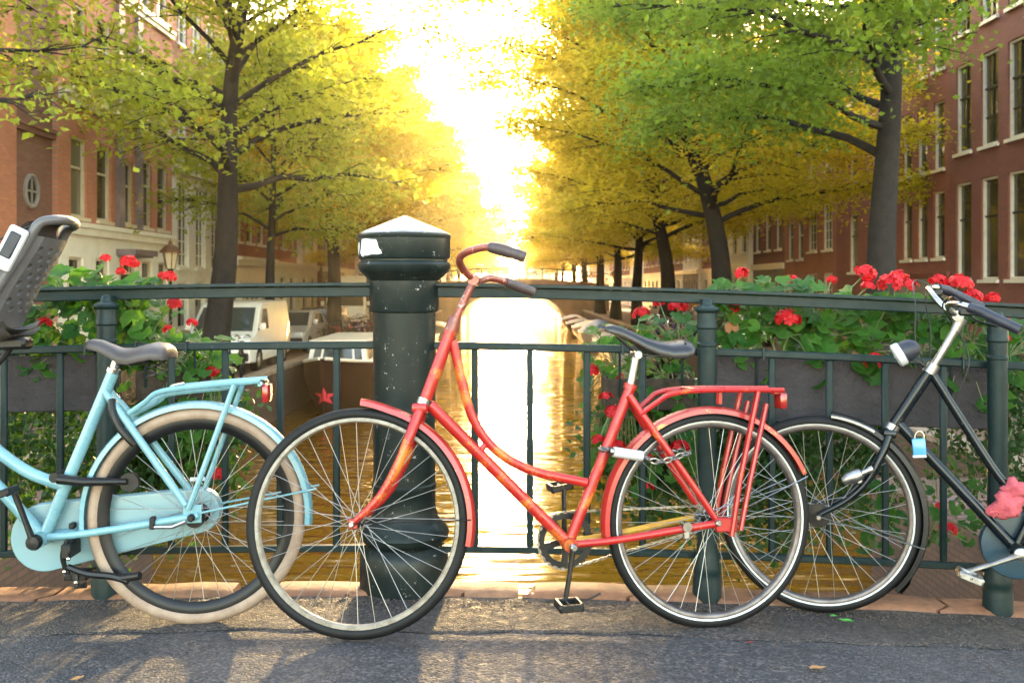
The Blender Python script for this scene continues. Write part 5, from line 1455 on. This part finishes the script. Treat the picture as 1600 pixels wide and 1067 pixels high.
def make_tree(seed, H, r0, base, cr, n_limb, n_leaf, lean=(0, 0), leaf=(.09, .16), fork=None, low_r=.75, spread=(.36, .36, .17), keep=None, lp=1.2):
    rng = np.random.default_rng(seed)
    tk = MB()
    zs = np.linspace(0, H * .92, 10)
    ax = np.stack([lean[0] * (zs / H) ** lp + .12 * np.sin(zs * .7 + seed), lean[1] * (zs / H) + .12 * np.cos(zs * .6 + seed), zs], 1); ax[0, :2] = 0
    rad = r0 * (1 - .86 * (zs / (H * .92)) ** .9); rad[0] *= 1.35
    tk.tube(crom(ax, 3), list(np.interp(np.linspace(0, 9, 28), np.arange(10), rad)), 12)
    def axis(z): return np.array([np.interp(z, zs, ax[:, i]) for i in range(3)])
    C = []
    for k in range(n_limb):
        t = (k + rng.uniform(-.2, .2)) / n_limb
        z = base + (H * .86 - base) * max(0, t)
        az = k * 2.39996 + rng.uniform(-.3, .3)
        prof = (low_r + (1 - low_r) * min(1, t / .3)) * (1 - max(0, t - .35) / .65 * .62)
        Ln = cr * prof * rng.uniform(.8, 1.08)
        el = R(rng.uniform(10, 30) + 38 * t)
        d = np.array([math.cos(az) * math.cos(el), math.sin(az) * math.cos(el), math.sin(el)])
        p = axis(z); pts = [p]; nseg = 6
        for q in range(nseg):
            dd = d + np.array([0, 0, -.085 * q + .05]) + rng.normal(size=3) * .11
            p = p + unit(dd) * Ln / nseg * 1.06; pts.append(p)
        if keep is not None and not keep(np.array([pts[-1], pts[4]])).all(): continue
        rl = max(.018, r0 * (.27 - .16 * t))
        tk.tube(crom(pts, 2), list(np.linspace(rl, .012, nseg * 2 + 1)), 6, caps=False)
        C += [pts[q] + rng.normal(size=3) * .12 for q in range(2, nseg + 1)]
        for q in range(2, nseg + 1):
            for w in range(3):
                a2 = az + (rng.choice([-1, 1]) * rng.uniform(.5, 1.25) if q < nseg else rng.uniform(-.6, .6))
                L2 = Ln * (.42 - .04 * q) * rng.uniform(.7, 1.2)
                e2 = rng.uniform(-.25, .45)
                d2 = np.array([math.cos(a2) * math.cos(e2), math.sin(a2) * math.cos(e2), math.sin(e2)])
                s = pts[q]; m1 = s + d2 * L2 * .5 + rng.normal(size=3) * .06; e = s + d2 * L2 + np.array([0, 0, -.14 * L2])
                tk.tube([s, m1, e], [.02, .012, .006], 4, caps=False)
                C += [m1, (m1 + e) / 2 + rng.normal(size=3) * .05, e]
                if rng.random() < .7:
                    s3 = m1 + unit(rng.normal(size=3) * np.array([1, 1, .3])) * L2 * .35; C.append(s3)
    C = np.array(C)
    if keep is not None: C = C[keep(C)]
    n = len(C)
    # sprays: every clump is a flat tilted fan of leaves
    idx = rng.integers(0, n, n_leaf)
    sz = rng.uniform(.75, 1.35, n)
    tilt = rng.normal(size=(n, 2)) * .3
    off = rng.normal(size=(n_leaf, 3)) * np.array(spread)
    off[:, 2] += off[:, 0] * tilt[idx, 0] + off[:, 1] * tilt[idx, 1] - .10 * (off[:, 0] ** 2 + off[:, 1] ** 2)
    P = C[idx] + off * sz[idx][:, None]
    V, F = leaf_cloud(rng, P, leaf, (0, 0, .75), .62)
    return tk.mesh('trunk', M['bark'], angle=60), V, F
def right_cut(C):
    t = np.clip((C[:, 0] + 1.2) / 1.8, 0, 1)
    return C[:, 2] > 3.9 + 3.6 * t * t * (3 - 2 * t)
KINDS = {
    'near': make_tree(41, 14.6, .34, 4.6, 6.6, 40, 115000, leaf=(.07, .185), keep=right_cut),
    'wide': make_tree(5, 14.0, .34, 4.2, 6.8, 40, 125000, leaf=(.07, .185)),
    'over': make_tree(6, 14.0, .33, 4.2, 6.8, 40, 120000, lean=(-3.2, .2), leaf=(.07, .185), lp=2.3),
    'tall': make_tree(8, 13.5, .33, 4.0, 5.4, 36, 108000, lean=(.5, .2), leaf=(.07, .185)),
    'lean': make_tree(12, 13.6, .36, 4.6, 5.2, 30, 28000, lean=(1.3, .3), low_r=.85, leaf=(.11, .19)),
    'sparse': make_tree(23, 13.0, .36, 4.6, 5.4, 30, 9500, lean=(.6, .3), low_r=.85, leaf=(.10, .18)),
    'slim': make_tree(17, 9.5, .17, 3.4, 3.4, 22, 16000, lean=(-.2, .1), leaf=(.10, .18)),
}
CR = {}
def crown_mesh(kind, mat):
    if (kind, mat) not in CR:
        CR[(kind, mat)] = np_mesh('crown', KINDS[kind][1], KINDS[kind][2], M[mat])
    return CR[(kind, mat)]
def tree(label, kind, mat, loc, rz=0, sc=1.0, name='elm_tree', wx=1.0):
    t = thing(name, label, 'tree', (loc[0], loc[1], QZ), rz, group='elm trees along the canal')
    t.scale = (sc * wx, sc, sc)
    link('trunk', KINDS[kind][0], t)
    link('crown', crown_mesh(kind, mat), t)
    return t
# left bank
tree('sparse elm at the left edge with branches reaching in from outside the picture', 'sparse', 'leaf_mid', (-10.3, 14.6), R(200), .92)
tree('thick dark leaning elm trunk before the white van on the left bank', 'lean', 'leaf_mid', (-7.05, 22.4), R(0), 1.0)
tree('slim young elm behind the white van', 'slim', 'leaf_mid', (-7.15, 29.0), R(60), 1.12)
LB = [(38, 'tall', .98, 110), (47, 'tall', 1.0, 20), (56, 'wide', .86, 200), (66, 'tall', 1.05, 300), (77, 'wide', .86, 90), (90, 'tall', 1.0, 170), (106, 'wide', .9, 10), (125, 'tall', 1.1, 80), (148, 'wide', .95, 250), (178, 'wide', 1.0, 130)]
WORDS = ['third', 'fourth', 'fifth', 'sixth', 'seventh', 'eighth', 'ninth', 'tenth', 'eleventh', 'last']
for i, (y, kd, sc, rz) in enumerate(LB):
    tree('elm with painted sun glow in its leaves, %s tree of the left bank counted from the van' % WORDS[i], kd, 'leaf_painted_glow', (-7.1 + (i % 3) * .12, y), R(rz), sc)
# right bank
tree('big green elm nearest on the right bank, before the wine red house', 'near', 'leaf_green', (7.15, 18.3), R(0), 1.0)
tree('second elm of the right bank, behind the red blooms', 'over', 'leaf_painted_glow2', (6.85, 31.6), R(0), 1.05, wx=1.2)
RB_ = [(44.5, 'over', 1.08, 250), (55, 'wide', 1.0, 60), (66, 'wide', .98, 330), (79, 'tall', 1.15, 140), (94, 'wide', 1.0, 210), (112, 'tall', 1.1, 20), (134, 'wide', 1.0, 100), (160, 'wide', 1.05, 290)]
for i, (y, kd, sc, rz) in enumerate(RB_):
    tree('elm with painted sun glow in its leaves, %s tree of the right bank from the front' % WORDS[i], kd, 'leaf_painted_glow' if i > 1 else 'leaf_painted_glow2', (7.15 + (i % 2) * .1, y), R(rz if i else -12), sc, wx=(1.15, 1.18, 1.1, 1.1, 1.1, 1, 1, 1)[i])
# ------------------------------------------------------------------ vehicles
M['van_white'] = pm('white_van_paint', (.68, .64, .58), (.62, .58, .52), 3, rough=.28, coat=.5)
M['car_silver'] = pm('silver_car_paint', (.42, .40, .38), (.38, .36, .34), 3, rough=.28, metal=.3, coat=.5)
M['car_navy'] = pm('navy_car_paint', (.02, .03, .06), None, rough=.25, coat=.5)
M['car_red'] = pm('dark_red_car_paint', (.22, .02, .02), None, rough=.25, coat=.5)
M['car_glass'] = glass('vehicle_glass', (.03, .04, .045), .05)
M['lamp_glass'] = pm('headlamp_glass', (.6, .6, .58), None, rough=.1, coat=.5)
def car(name, label, cat, loc, prof, hw, L, wheels, wr, paint, wind, sides, rotz=0, lamps=None, bump_z=.45):
    """side profile (along, up) extruded across; local -y is the nose"""
    root = thing(name, label, cat, loc, rotz)
    def shr(p, k, cz):
        cx = sum(q[0] for q in prof) / len(prof)
        return (cx + (p[0] - cx) * (1 - k), cz + (p[1] - cz) * (1 - k))
    rings = []
    for (x, k) in ((-hw, .045), (-hw + .05, .008), (-hw + .12, 0), (hw - .12, 0), (hw - .05, .008), (hw, .045)):
        r_ = []
        for p in prof:
            q = shr(p, k, .8); tum = 1 - .10 * max(0, (q[1] - 1.0))
            r_.append((x * tum, q[0], q[1]))
        rings.append(r_)
    MB().loft(rings, closed_ring=True, caps=True).build('body', M[paint], root, angle=35)
    # windscreen laid on the slope
    (a, b) = wind
    d = Vector((0, b[0] - a[0], b[1] - a[1])); n = Vector((0, -d.z, d.y)).normalized() * .022
    n = n if n.y < 0 else -n
    w0, w1 = hw - .12, hw - .20
    q = [Vector((-w0, a[0], a[1])) + n, Vector((w0, a[0], a[1])) + n, Vector((w1, b[0], b[1])) + n, Vector((-w1, b[0], b[1])) + n]
    mb = MB(); mb.add(q + [v - n * .8 for v in q], [(0, 1, 2, 3), (0, 1, 5, 4), (1, 2, 6, 5), (2, 3, 7, 6), (3, 0, 4, 7)]); mb.build('windscreen', M['car_glass'], root, smooth=False)
    for poly in sides:
        for s_ in (-1, 1):
            vs = [(s_ * (hw * (1 - .10 * max(0, p[1] - 1.0)) + .006), p[0], p[1]) for p in poly]
            k = len(vs); mb = MB(); mb.add(vs + [(v[0] - s_ * .02, v[1], v[2]) for v in vs], [tuple(range(k))] + [(i, (i + 1) % k, k + (i + 1) % k, k + i) for i in range(k)]); mb.build('side_window', M['car_glass'], root, smooth=False)
    for (y) in wheels:
        for s_ in (-1, 1):
            w = MB().lathe([(wr * .62, -.09), (wr * .95, -.10), (wr, -.06), (wr, .06), (wr * .95, .10), (wr * .62, .09)], 24, T((s_ * (hw - .08), y, wr)) @ RY(math.pi / 2), closed_prof=True).build('wheel', M['rubber'], root)
            MB().lathe([(.0001, .07 * s_), (wr * .3, .08 * s_), (wr * .6, .085 * s_), (wr * .64, .06 * s_)], 20, T((s_ * (hw - .08), y, wr)) @ RY(math.pi / 2)).build('rim', M['alu'], w)
    y0 = min(p[0] for p in prof)
    for s_ in (-1, 1):
        MB().cbox((s_ * (hw - .22), y0 + .06, lamps), (.30, .12, .17), .03, seg=2).build('headlight', M['lamp_glass'], root)
        mm = MB().cbox((s_ * (hw + .10), a[0] + .25, a[1] + .12), (.17, .10, .20), .03, seg=2).build('mirror', M[paint], root)
        MB().cbox((s_ * (hw + .02), a[0] + .25, a[1] + .05), (.12, .05, .05), .01).build('mirror_arm', M['black'], mm)
    MB().cbox((0, y0 + .0, bump_z), (hw * 1.86, .12, .22), .03).build('bumper', M['black'], root)
    MB().cbox((0, y0 - .062, bump_z + .02), (.50, .012, .11), .003).build('number_plate', M['yellow'], root)
    MB().cbox((0, y0 + .01, lamps - .02), (.7, .05, .10), .02).build('grille', M['black'], root)
    return root
van_prof = [(0, .30), (0, .75), (.06, .95), (.55, 1.08), (1.28, 1.78), (1.5, 1.90), (2.2, 1.95), (4.5, 1.93), (4.62, 1.8), (4.68, 1.0), (4.66, .32), (4.2, .28), (.4, .26)]
car('van', 'white delivery van parked behind the leaning tree on the left quay', 'van', (-7.95, 25.8, QZ), van_prof, .93, 4.7, (.85, 3.75), .33, 'van_white', ((.60, 1.12), (1.26, 1.75)), ([(1.05, 1.15), (1.95, 1.15), (1.95, 1.72), (1.50, 1.72)],), lamps=.83)
car_prof = [(0, .30), (-.02, .6), (.1, .75), (1.0, .92), (1.75, 1.40), (2.1, 1.47), (3.1, 1.45), (3.9, 1.05), (4.2, .95), (4.25, .35), (4.0, .25), (.3, .22)]
car('car', 'silver car parked behind the white van', 'car', (-8.05, 33.2, QZ), car_prof, .88, 4.2, (.8, 3.4), .31, 'car_silver', ((1.05, .95), (1.72, 1.38)), ([(1.5, .98), (2.35, .98), (2.35, 1.36), (1.95, 1.36)], [(2.42, .98), (3.3, .98), (3.0, 1.34), (2.42, 1.36)]), lamps=.68)
for (x_, y_, rot_, paint_, lab_) in ((-8.0, 38.4, 0, 'car_navy', 'navy car parked behind the silver car on the left quay'), (-8.1, 53.5, 0, 'van_white', 'white car parked beyond the box truck'), (-8.0, 59.5, 0, 'car_silver', 'far silver car on the left quay'),
        (9.3, 37.0, math.pi, 'van_white', 'white car parked on the right bank behind the red blooms'), (9.4, 43.2, math.pi, 'car_navy', 'navy car parked on the right bank'), (9.3, 49.4, math.pi, 'car_red', 'dark red car parked farther along the right bank'), (9.4, 55.6, math.pi, 'car_silver', 'silver car farthest along the right bank')):
    car('car', lab_, 'car', (x_, y_ + (4.2 if rot_ else 0), QZ), car_prof, .88, 4.2, (.8, 3.4), .31, paint_, ((1.05, .95), (1.72, 1.38)), ([(1.5, .98), (2.35, .98), (2.35, 1.36), (1.95, 1.36)], [(2.42, .98), (3.3, .98), (3.0, 1.34), (2.42, 1.36)]), rotz=rot_, lamps=.68)
tr_prof = [(0, .35), (0, 1.1), (.15, 1.35), (.55, 2.05), (1.5, 2.15), (1.55, 2.85), (6.2, 2.85), (6.2, .5), (5.5, .4), (.5, .35)]
car('truck', 'white box truck far along the left quay, left of the big post', 'truck', (-7.9, 45.2, QZ), tr_prof, 1.0, 6.2, (1.0, 5.0), .38, 'van_white', ((.17, 1.4), (.53, 2.0)), ([(.6, 1.3), (1.3, 1.3), (1.3, 1.95), (.75, 1.95)],), lamps=.8, bump_z=.55)
# ------------------------------------------------------------------ boats
def hull_mb(L, W, D, bow=1.0, flare=.85, sheer=.35, ns=15):
    rings = []
    for i in range(ns):
        t = i / (ns - 1)                      # 0 bow (nearest, -y) .. 1 stern
        w = W / 2 * min(1, math.sin(min(1, t * 2.3 + .02) * math.pi / 2) ** .8) * (1 - .12 * max(0, t - .7) / .3)
        top = D + sheer * (1 - min(1, t * 2)) ** 2
        y = t * L
        stem = (1 - t) ** 6 * .5
        r_ = []
        for (f, zf) in ((1.0, 1.0), (.99, .72), (flare, .36), (.45, -.1), (0, -.25), (-.45, -.1), (-flare, .36), (-.99, .72), (-1.0, 1.0)):
            r_.append((w * f, y + stem * (1 - zf) * .9, top * zf if zf > 0 else D * zf))
        rings.append(r_)
    return rings
def boat(label, loc, L, W, D, hullm, cabin=None, cover=None, rotz=0, name='boat', star=False, trim='frame_white', inner='kerb'):
    root = thing(name, label, 'boat', (loc[0], loc[1], WZ), rotz, group='boats moored along the canal')
    rings = hull_mb(L, W, D)
    MB().loft(rings, caps=True).build('hull', M[hullm], root, angle=50)
    deck = MB(); inn = [[(r_[0][0] * .97, r_[0][1], r_[0][2] - .10), (0, r_[0][1], r_[0][2] - .06), (r_[-1][0] * .97, r_[-1][1], r_[-1][2] - .10)] for r_ in rings]
    deck.loft(inn); deck.build('deck', M[inner], root)
    for k in (0, -1):
        MB().tube([r_[k] for r_ in rings], .045, 6).build('gunwale', M[trim], root)
    if cabin:
        (y0, y1, cw, ch) = cabin
        zb = D - .12
        cb = MB(); pr_ = [(y0, zb), (y0 + .32, zb + ch), (y1, zb + ch + .05), (y1, zb)]
        rr = []
        for (x, k) in ((-cw, .0), (-cw * .93, 1.0), (cw * .93, 1.0), (cw, 0)):
            pass
        cb.loft([[(-cw, y0, zb), (-cw * .9, y0 + .3, zb + ch), (cw * .9, y0 + .3, zb + ch), (cw, y0, zb)], [(-cw, y1, zb), (-cw * .9, y1, zb + ch), (cw * .9, y1, zb + ch), (cw, y1, zb)]], caps=True)
        c = cb.build('cabin', M['van_white'], root, smooth=False)
        MB().cbox((0, (y0 + y1) / 2 + .12, zb + ch + .03), (cw * 1.92, y1 - y0 - .1, .06), .02).build('cabin_roof', M['frame_white'], root)
        # windows: front pair and sides
        for (xa, xb) in ((-.86, -.60), (-.52, .52), (.60, .86)):
            q = []
            for (f, xx) in ((.22, xa), (.22, xb), (.86, xb * .95), (.86, xa * .95)):
                q.append((xx * cw * (1 - .1 * f), y0 + .3 * f - .012, zb + ch * f))
            MB().add(q, [(0, 1, 2, 3)]).build('window', M['car_glass'], c, smooth=False)
        for s_ in (-1, 1):
            nw = max(2, int((y1 - y0) / 1.1))
            for j in range(nw):
                ya = y0 + .55 + (y1 - y0 - .7) * j / nw; yb = ya + (y1 - y0 - .7) / nw * .75
                q = [(s_ * cw * (1 - .1 * f) + s_ * .008, yy_, zb + ch * f) for (yy_, f) in ((ya, .3), (yb, .3), (yb, .82), (ya, .82))]
                MB().add(q, [(0, 1, 2, 3)]).build('window', M['car_glass'], c, smooth=False)
    if cover:
        (y0, y1, m, h) = cover
        rg = []
        for i in range(7):
            t = i / 6; yy_ = y0 + (y1 - y0) * t
            ww = W / 2 * .96 * min(1, math.sin(min(1, (yy_ / L) * 2.3 + .02) * math.pi / 2) ** .8)
            hh = D - .05 + h * (.65 + .35 * math.sin(math.pi * min(1, t * 1.2 + .1))) + .05 * math.sin(i * 2.1)
            rg.append([(-ww, yy_, D - .05), (-ww * .7, yy_, D + (hh - D) * .55), (-ww * .25, yy_, hh * .98), (0, yy_, hh), (ww * .25, yy_, hh * .98), (ww * .7, yy_, D + (hh - D) * .55), (ww, yy_, D - .05)])
        MB().loft(rg, caps=True).build('tarpaulin', M[m], root, angle=60)
    if star:
        mb = MB(); pts = []
        for k_ in range(10):
            rr = .34 if k_ % 2 == 0 else .13
            a = math.pi / 2 + k_ * math.pi / 5; pts.append((rr * math.cos(a), rr * math.sin(a) * .8))
        for s_ in (-1, 1):
            vs = [(0, .06 - .022, .60)] + [(s_ * abs(p[0]) if True else 0, 0, 0) for p in ()]
        # star wrapped over the stem: each point pushed back along the hull side
        def onhull(x, z):
            y_ = .02 + abs(x) * 1.05 + .45 * (1 - min(1, z / (D + .35))) * .9
            return (x, y_ - .05, z)
        mb.add([onhull(0, .62)] + [onhull(p[0], .62 + p[1]) for p in pts], [(0, 1 + i, 1 + (i + 1) % 10) for i in range(10)])
        mb.build('star_emblem', M['door_star'], root, smooth=False)
    return root
M['door_star'] = pm('red_star_paint', (.62, .03, .05), None, rough=.5)
M['hull_maroon'] = pm('dark_maroon_hull', (.020, .005, .004), (.012, .004, .003), 2, rough=.6, spec=.12)
M['hull_wood'] = pm('varnished_hull', (.22, .10, .04), (.16, .07, .03), 3, rough=.4, coat=.3)
M['hull_white'] = pm('white_hull', (.55, .52, .48), (.48, .45, .41), 3, rough=.4)
M['hull_blue'] = pm('blue_hull', (.06, .12, .26), (.05, .1, .22), 3, rough=.4)
M['tarp_blue'] = pm('blue_tarpaulin', (.10, .22, .52), (.08, .17, .42), 4, rough=.55, bs=5, bst=.6, bd=.05)
M['tarp_grey'] = pm('grey_tarpaulin', (.30, .31, .34), (.24, .25, .28), 4, rough=.6, bs=5, bst=.6, bd=.05)
M['tarp_white'] = pm('white_tarpaulin', (.62, .60, .57), (.54, .52, .5), 4, rough=.6, bs=5, bst=.6, bd=.05)
boat('maroon cabin boat with red star on the bow at the left quay', (-5.2, 26.3), 9.5, 2.45, 1.35, 'hull_maroon', cabin=(2.2, 7.0, .90, .78), star=True, inner='hull_wood')
boat('open wooden boat with white cover by the left quay beyond the big post', (-5.3, 52), 6, 2.0, .75, 'hull_wood', cover=(1.0, 5.2, 'tarp_white', .45))
boat('blue sloop far along the left quay', (-5.3, 64), 6.5, 2.1, .75, 'hull_blue', cover=(1.2, 5.8, 'tarp_grey', .5))
boat('white boat nearest on the right quay behind the red saddle', (5.25, 38.5), 6.2, 2.2, .85, 'hull_white', cover=(1.4, 4.2, 'tarp_white', .55))
boat('wooden boat under a grey tarpaulin, second on the right quay', (5.3, 46.3), 5.8, 2.1, .85, 'hull_wood', cover=(.8, 5.2, 'tarp_grey', .7))
boat('boat with bright blue tarpaulin on the right quay', (5.1, 53.6), 6.0, 2.2, .9, 'hull_white', cover=(.9, 5.4, 'tarp_blue', .9))
boat('white covered boat on the right quay beyond the blue tarpaulin', (5.2, 61.2), 6.4, 2.2, .85, 'hull_white', cover=(1.0, 5.8, 'tarp_white', .6))
boat('dark small boat far along the right quay', (5.2, 69.5), 6.0, 2.1, .8, 'hull_maroon', cover=(1.0, 5.4, 'tarp_grey', .5))
boat('farthest wooden boat on the right quay', (5.2, 78), 6.0, 2.1, .8, 'hull_wood', cover=(1.0, 5.4, 'tarp_white', .5))
# ------------------------------------------------------------------ street lamp
def lamp_post(label, loc):
    root = thing('street_lamp', label, 'street lamp', (loc[0], loc[1], QZ))
    MB().lathe([(.10, 0), (.10, .5), (.075, .55), (.06, .8), (.045, 1.0), (.040, 2.55), (.06, 2.58), (.06, 2.62), (.035, 2.66), (.05, 2.75), (.09, 2.80), (.09, 2.83), (.0001, 2.83)], 14, ).build('pole', M['black_steel'], root)
    lan = MB()
    for k in range(6):
        a = k * math.pi / 3; b = .12; t = .21
        lan.tube([(b * math.cos(a), b * math.sin(a), 2.83), (t * math.cos(a), t * math.sin(a), 3.28)], .012, 4)
    lan.build('lantern_frame', M['black_steel'], root)
    gm = MB(); gm.lathe([(.115, 2.835), (.20, 3.275)], 6); gm.build('lantern_glass', M['lantern_glass'], root, smooth=False)
    MB().lathe([(.30, 3.27), (.29, 3.30), (.16, 3.44), (.06, 3.50), (.05, 3.56), (.02, 3.60), (.0001, 3.66)], 12).build('lantern_roof', M['lamp_roof'], root)
    return root
M['lantern_glass'] = pm('milky_lantern_glass', (.62, .50, .33), (.55, .43, .28), 5, rough=.3)
M['lamp_roof'] = pm('copper_brown_lamp_roof', (.16, .075, .04), (.11, .05, .03), 8, rough=.5, metal=.3)
lamp_post('old lantern street lamp before the stucco house at the left', (-9.25, 26.0))
lamp_post('old lantern street lamp far along the right bank', (7.9, 74))
# ------------------------------------------------------------------ parked bicycles in the background
def small_bike_meshes(mat):
    w = MB(); w.tube([(.34 * math.cos(2 * math.pi * k / 24), 0, .34 * math.sin(2 * math.pi * k / 24)) for k in range(24)], .022, 6, closed=True)
    for k in range(10):
        a = k * math.pi / 5; w.tube([(0, 0, 0), (.33 * math.cos(a), 0, .33 * math.sin(a))], .004, 3, caps=False)
    f = MB()
    for (a, b, r_) in (((.92, .73), (.48, .29), .02), ((.90, .80), (.45, .45), .018), ((.48, .29), (.28, .82), .02), ((.30, .76), (0, .35), .014), ((.48, .29), (0, .35), .014), ((.90, .86), (.96, .70), .02), ((.96, .70), (1.1, .35), .018), ((-.2, .78), (.27, .76), .012), ((-.12, .78), (0, .35), .010)):
        f.tube([(a[0], 0, a[1]), (b[0], 0, b[1])], r_, 6)
    for (c0, a0, a1) in (((0, .35), -10, 160), ((1.1, .35), 60, 190)):
        f.tube([(c0[0] + .38 * math.cos(R(a)), 0, c0[1] + .38 * math.sin(R(a))) for a in range(a0, a1, 15)], .02, 5, flat=.4)
    h = MB(); h.tube(crom([(.68, .28, 1.06), (.80, .22, 1.12), (.87, .08, 1.08), (.86, 0, 1.06), (.87, -.08, 1.08), (.80, -.22, 1.12), (.68, -.28, 1.06)], 3), .017, 6); h.tube([(.86, 0, 1.06), (.90, 0, .84)], .016, 6)
    s = saddle_mb([(.36, .02, .93, .03), (.30, .035, .94, .04), (.2, .07, .93, .05), (.1, .1, .95, .06), (.07, .06, .93, .03)])
    return w.mesh('wheel', M['rubber']), f.mesh('frame', mat), h.mesh('handlebar', M['chrome']), s.mesh('saddle', M['leather'])
M['bike_purple'] = pm('purple_bike_paint', (.12, .05, .22), None, rough=.35, coat=.3)
SB = [small_bike_meshes(m_) for m_ in (M['black_steel'], M['dark_blue'], M['red_fender'], M['bike_purple'], M['car_silver'])]
def small_bike(label, loc, rz, v, group, lean=6):
    t = thing('parked_bicycle', label, 'bicycle', loc, 0, group)
    t.rotation_euler = (R(lean), 0, rz)
    w, f, h, s = SB[v % len(SB)]
    link('wheel', w, t, T((0, 0, .36))); link('wheel', w, t, T((1.1, 0, .36)))
    link('frame', f, t); link('handlebar', h, t); link('saddle', s, t)
    return t
small_bike('dark bicycle parked at the quay edge before the white van', (-6.95, 25.0, QZ), R(-78), 0, 'bicycles on the left quay')
small_bike('second dark bicycle parked beside the van wheel', (-7.30, 24.9, QZ), R(-70), 4, 'bicycles on the left quay')
for i in range(9):
    small_bike(['black', 'navy', 'red', 'purple', 'silver'][i % 5] + ' bicycle in the row by the %s tree on the left quay' % ('third' if i < 5 else 'fourth'), (-7.0 - .1 * (i % 2), 35.4 + i * 1.0 + (1.2 if i > 4 else 0), QZ), R(15 + 20 * (i % 3)), i, 'bicycles on the left quay')
for i in range(10):
    small_bike(['black', 'navy', 'red', 'purple', 'silver'][(i * 3) % 5] + ' bicycle parked along the right quay by the %s tree' % ('second' if i < 5 else 'third'), (6.9 + .15 * (i % 2), (33.0 if i < 5 else 38.2) + (i % 5) * 1.0, QZ), R(150 + 22 * (i % 3)), i * 3, 'bicycles on the right quay')
for i in range(18):
    x = -7.6 + i * .88
    small_bike('bicycle leaning in the long row on the far bridge railing', (x, 92 - 2.55, WZ + 3.75 + .55 * (1 - (x / 9) ** 2)), R((i * 71) % 25 - 12 + (180 if i % 3 == 0 else 0)), i * 2 + i // 4, 'bicycles on the far bridge', lean=5)
# ------------------------------------------------------------------ small things
M['dry_leaf'] = pm('dry_leaf', (.34, .17, .06), (.22, .1, .04), 20, rough=.7)
M['fresh_leaf'] = pm('fresh_leaf', (.06, .26, .04), None, rough=.5)
M['debris'] = pm('dark_grit', (.025, .02, .018), (.05, .04, .035), 20, rough=.9)
for (px, py, Y, mt, sc, lab) in ((1277, 1040, 2.80, 'dry_leaf', .020, 'small dry tan leaf on the asphalt'), (1322, 962, 3.27, 'fresh_leaf', .020, 'small fresh green leaf below the dark wheel'), (1302, 955, 3.34, 'fresh_leaf', .012, 'tiny green leaf bit beside the green leaf'), (120, 1064, 2.66, 'dry_leaf', .016, 'pale dry leaf at the lower left edge'), (1172, 995, 3.02, 'tail_red', .008, 'fallen red petal on the asphalt')):
    x = (px - 800) / 1500 * Y
    mb = MB(); v_, f_ = gleaf(3)
    mb.add([(p[0] * sc * 1.3, p[1] * sc * .6, p[2] * sc + sc * .3) for p in v_], f_)
    o = mb.build('fallen_leaf', M[mt]); o.location = (x, Y, zg(x, Y) + (.012 if Y > 3.07 else .004)); o.rotation_euler = (0, 0, px % 7)
    tag(o, lab, 'leaf', 'leaves on the road')
rr = random.Random(5)
for i, lab in enumerate(('short twig on the kerb right of the big post', 'dark twig on the road under the red front wheel', 'thin twig against the kerb left of the big post')):
    (px, py, Y) = ((900, 935, 3.42), (640, 1010, 2.92), (362, 925, 3.46))[i]
    x = (px - 800) / 1500 * Y
    mb = MB(); mb.tube(crom([(-.09, .0, .006), (-.03, .012, .010), (.03, -.004, .008), (.08, .018, .016)], 4), [.004] * 13, 6); mb.tube([(.03, -.004, .008), (.035, -.03, .02)], .003, 5)
    o = mb.build('twig', M['debris']); o.location = (x, Y, zg(x, Y) + (.012 if Y > 3.07 else .004)); o.rotation_euler = (0, 0, (.2, 1.0, 1.4)[i]); o.scale = ((1.2, .5, .4)[i],) * 3
    tag(o, lab, 'twig')
# loose grit along the gutter
P = []
rng = np.random.default_rng(4)
n = 3800
gx = rng.uniform(-2.3, 2.4, n); gy = np.where(rng.random(n) < .75, rng.normal(3.40, .05, n), rng.uniform(2.3, 3.45, n)); gy = np.clip(gy, 2.2, 3.468)
V = []; F = []
octv = np.array([(1, 0, 0), (-1, 0, 0), (0, 1, 0), (0, -1, 0), (0, 0, 1), (0, 0, -1)], float)
octf = np.array([(0, 2, 4), (2, 1, 4), (1, 3, 4), (3, 0, 4), (2, 0, 5), (1, 2, 5), (3, 1, 5), (0, 3, 5)])
for i in range(n):
    s_ = rng.uniform(.0012, .0038) * (1.4 if rng.random() < .06 else 1)
    a = rng.uniform(0, 6.28); c_, d_ = math.cos(a), math.sin(a)
    q = octv * np.array([s_ * rng.uniform(.8, 1.8), s_, s_ * .7])
    q = np.stack([q[:, 0] * c_ - q[:, 1] * d_, q[:, 0] * d_ + q[:, 1] * c_, q[:, 2]], 1)
    V.append(q + np.array([gx[i], gy[i], zg(gx[i], gy[i]) + (.009 if gy[i] > 3.07 else .002)])); F.append(octf + 6 * i)
M['grit'] = leaf_mat('loose_grit', ((.10, .075, .06), (.22, .17, .14), (.06, .045, .04)), ((.1, .1, .1),) * 3, 0.0, .9, 40)
o = link('loose_grit', np_mesh('loose_grit', np.concatenate(V), np.concatenate(F), M['grit']))
tag(o, 'loose grit and sand gathered along the kerb', 'grit', kind='stuff')
# ------------------------------------------------------------------ haze
hz_m = bpy.data.materials.new('warm_haze'); hz_m.use_nodes = True
hn, hl_ = hz_m.node_tree.nodes, hz_m.node_tree.links
hn.clear(); ho = hn.new('ShaderNodeOutputMaterial'); hv = hn.new('ShaderNodeVolumePrincipled')
hv.inputs['Color'].default_value = (1.0, .91, .72, 1)
hv.inputs['Density'].default_value = .00036
hv.inputs['Anisotropy'].default_value = .87
hl_.new(hv.outputs[0], ho.inputs['Volume'])
mb = MB(); mb.box((0, 300, (-4.5 + 50) / 2), (280, 622, 54.5)); hz = mb.build('haze', hz_m, smooth=False); hz['kind'] = 'stuff'
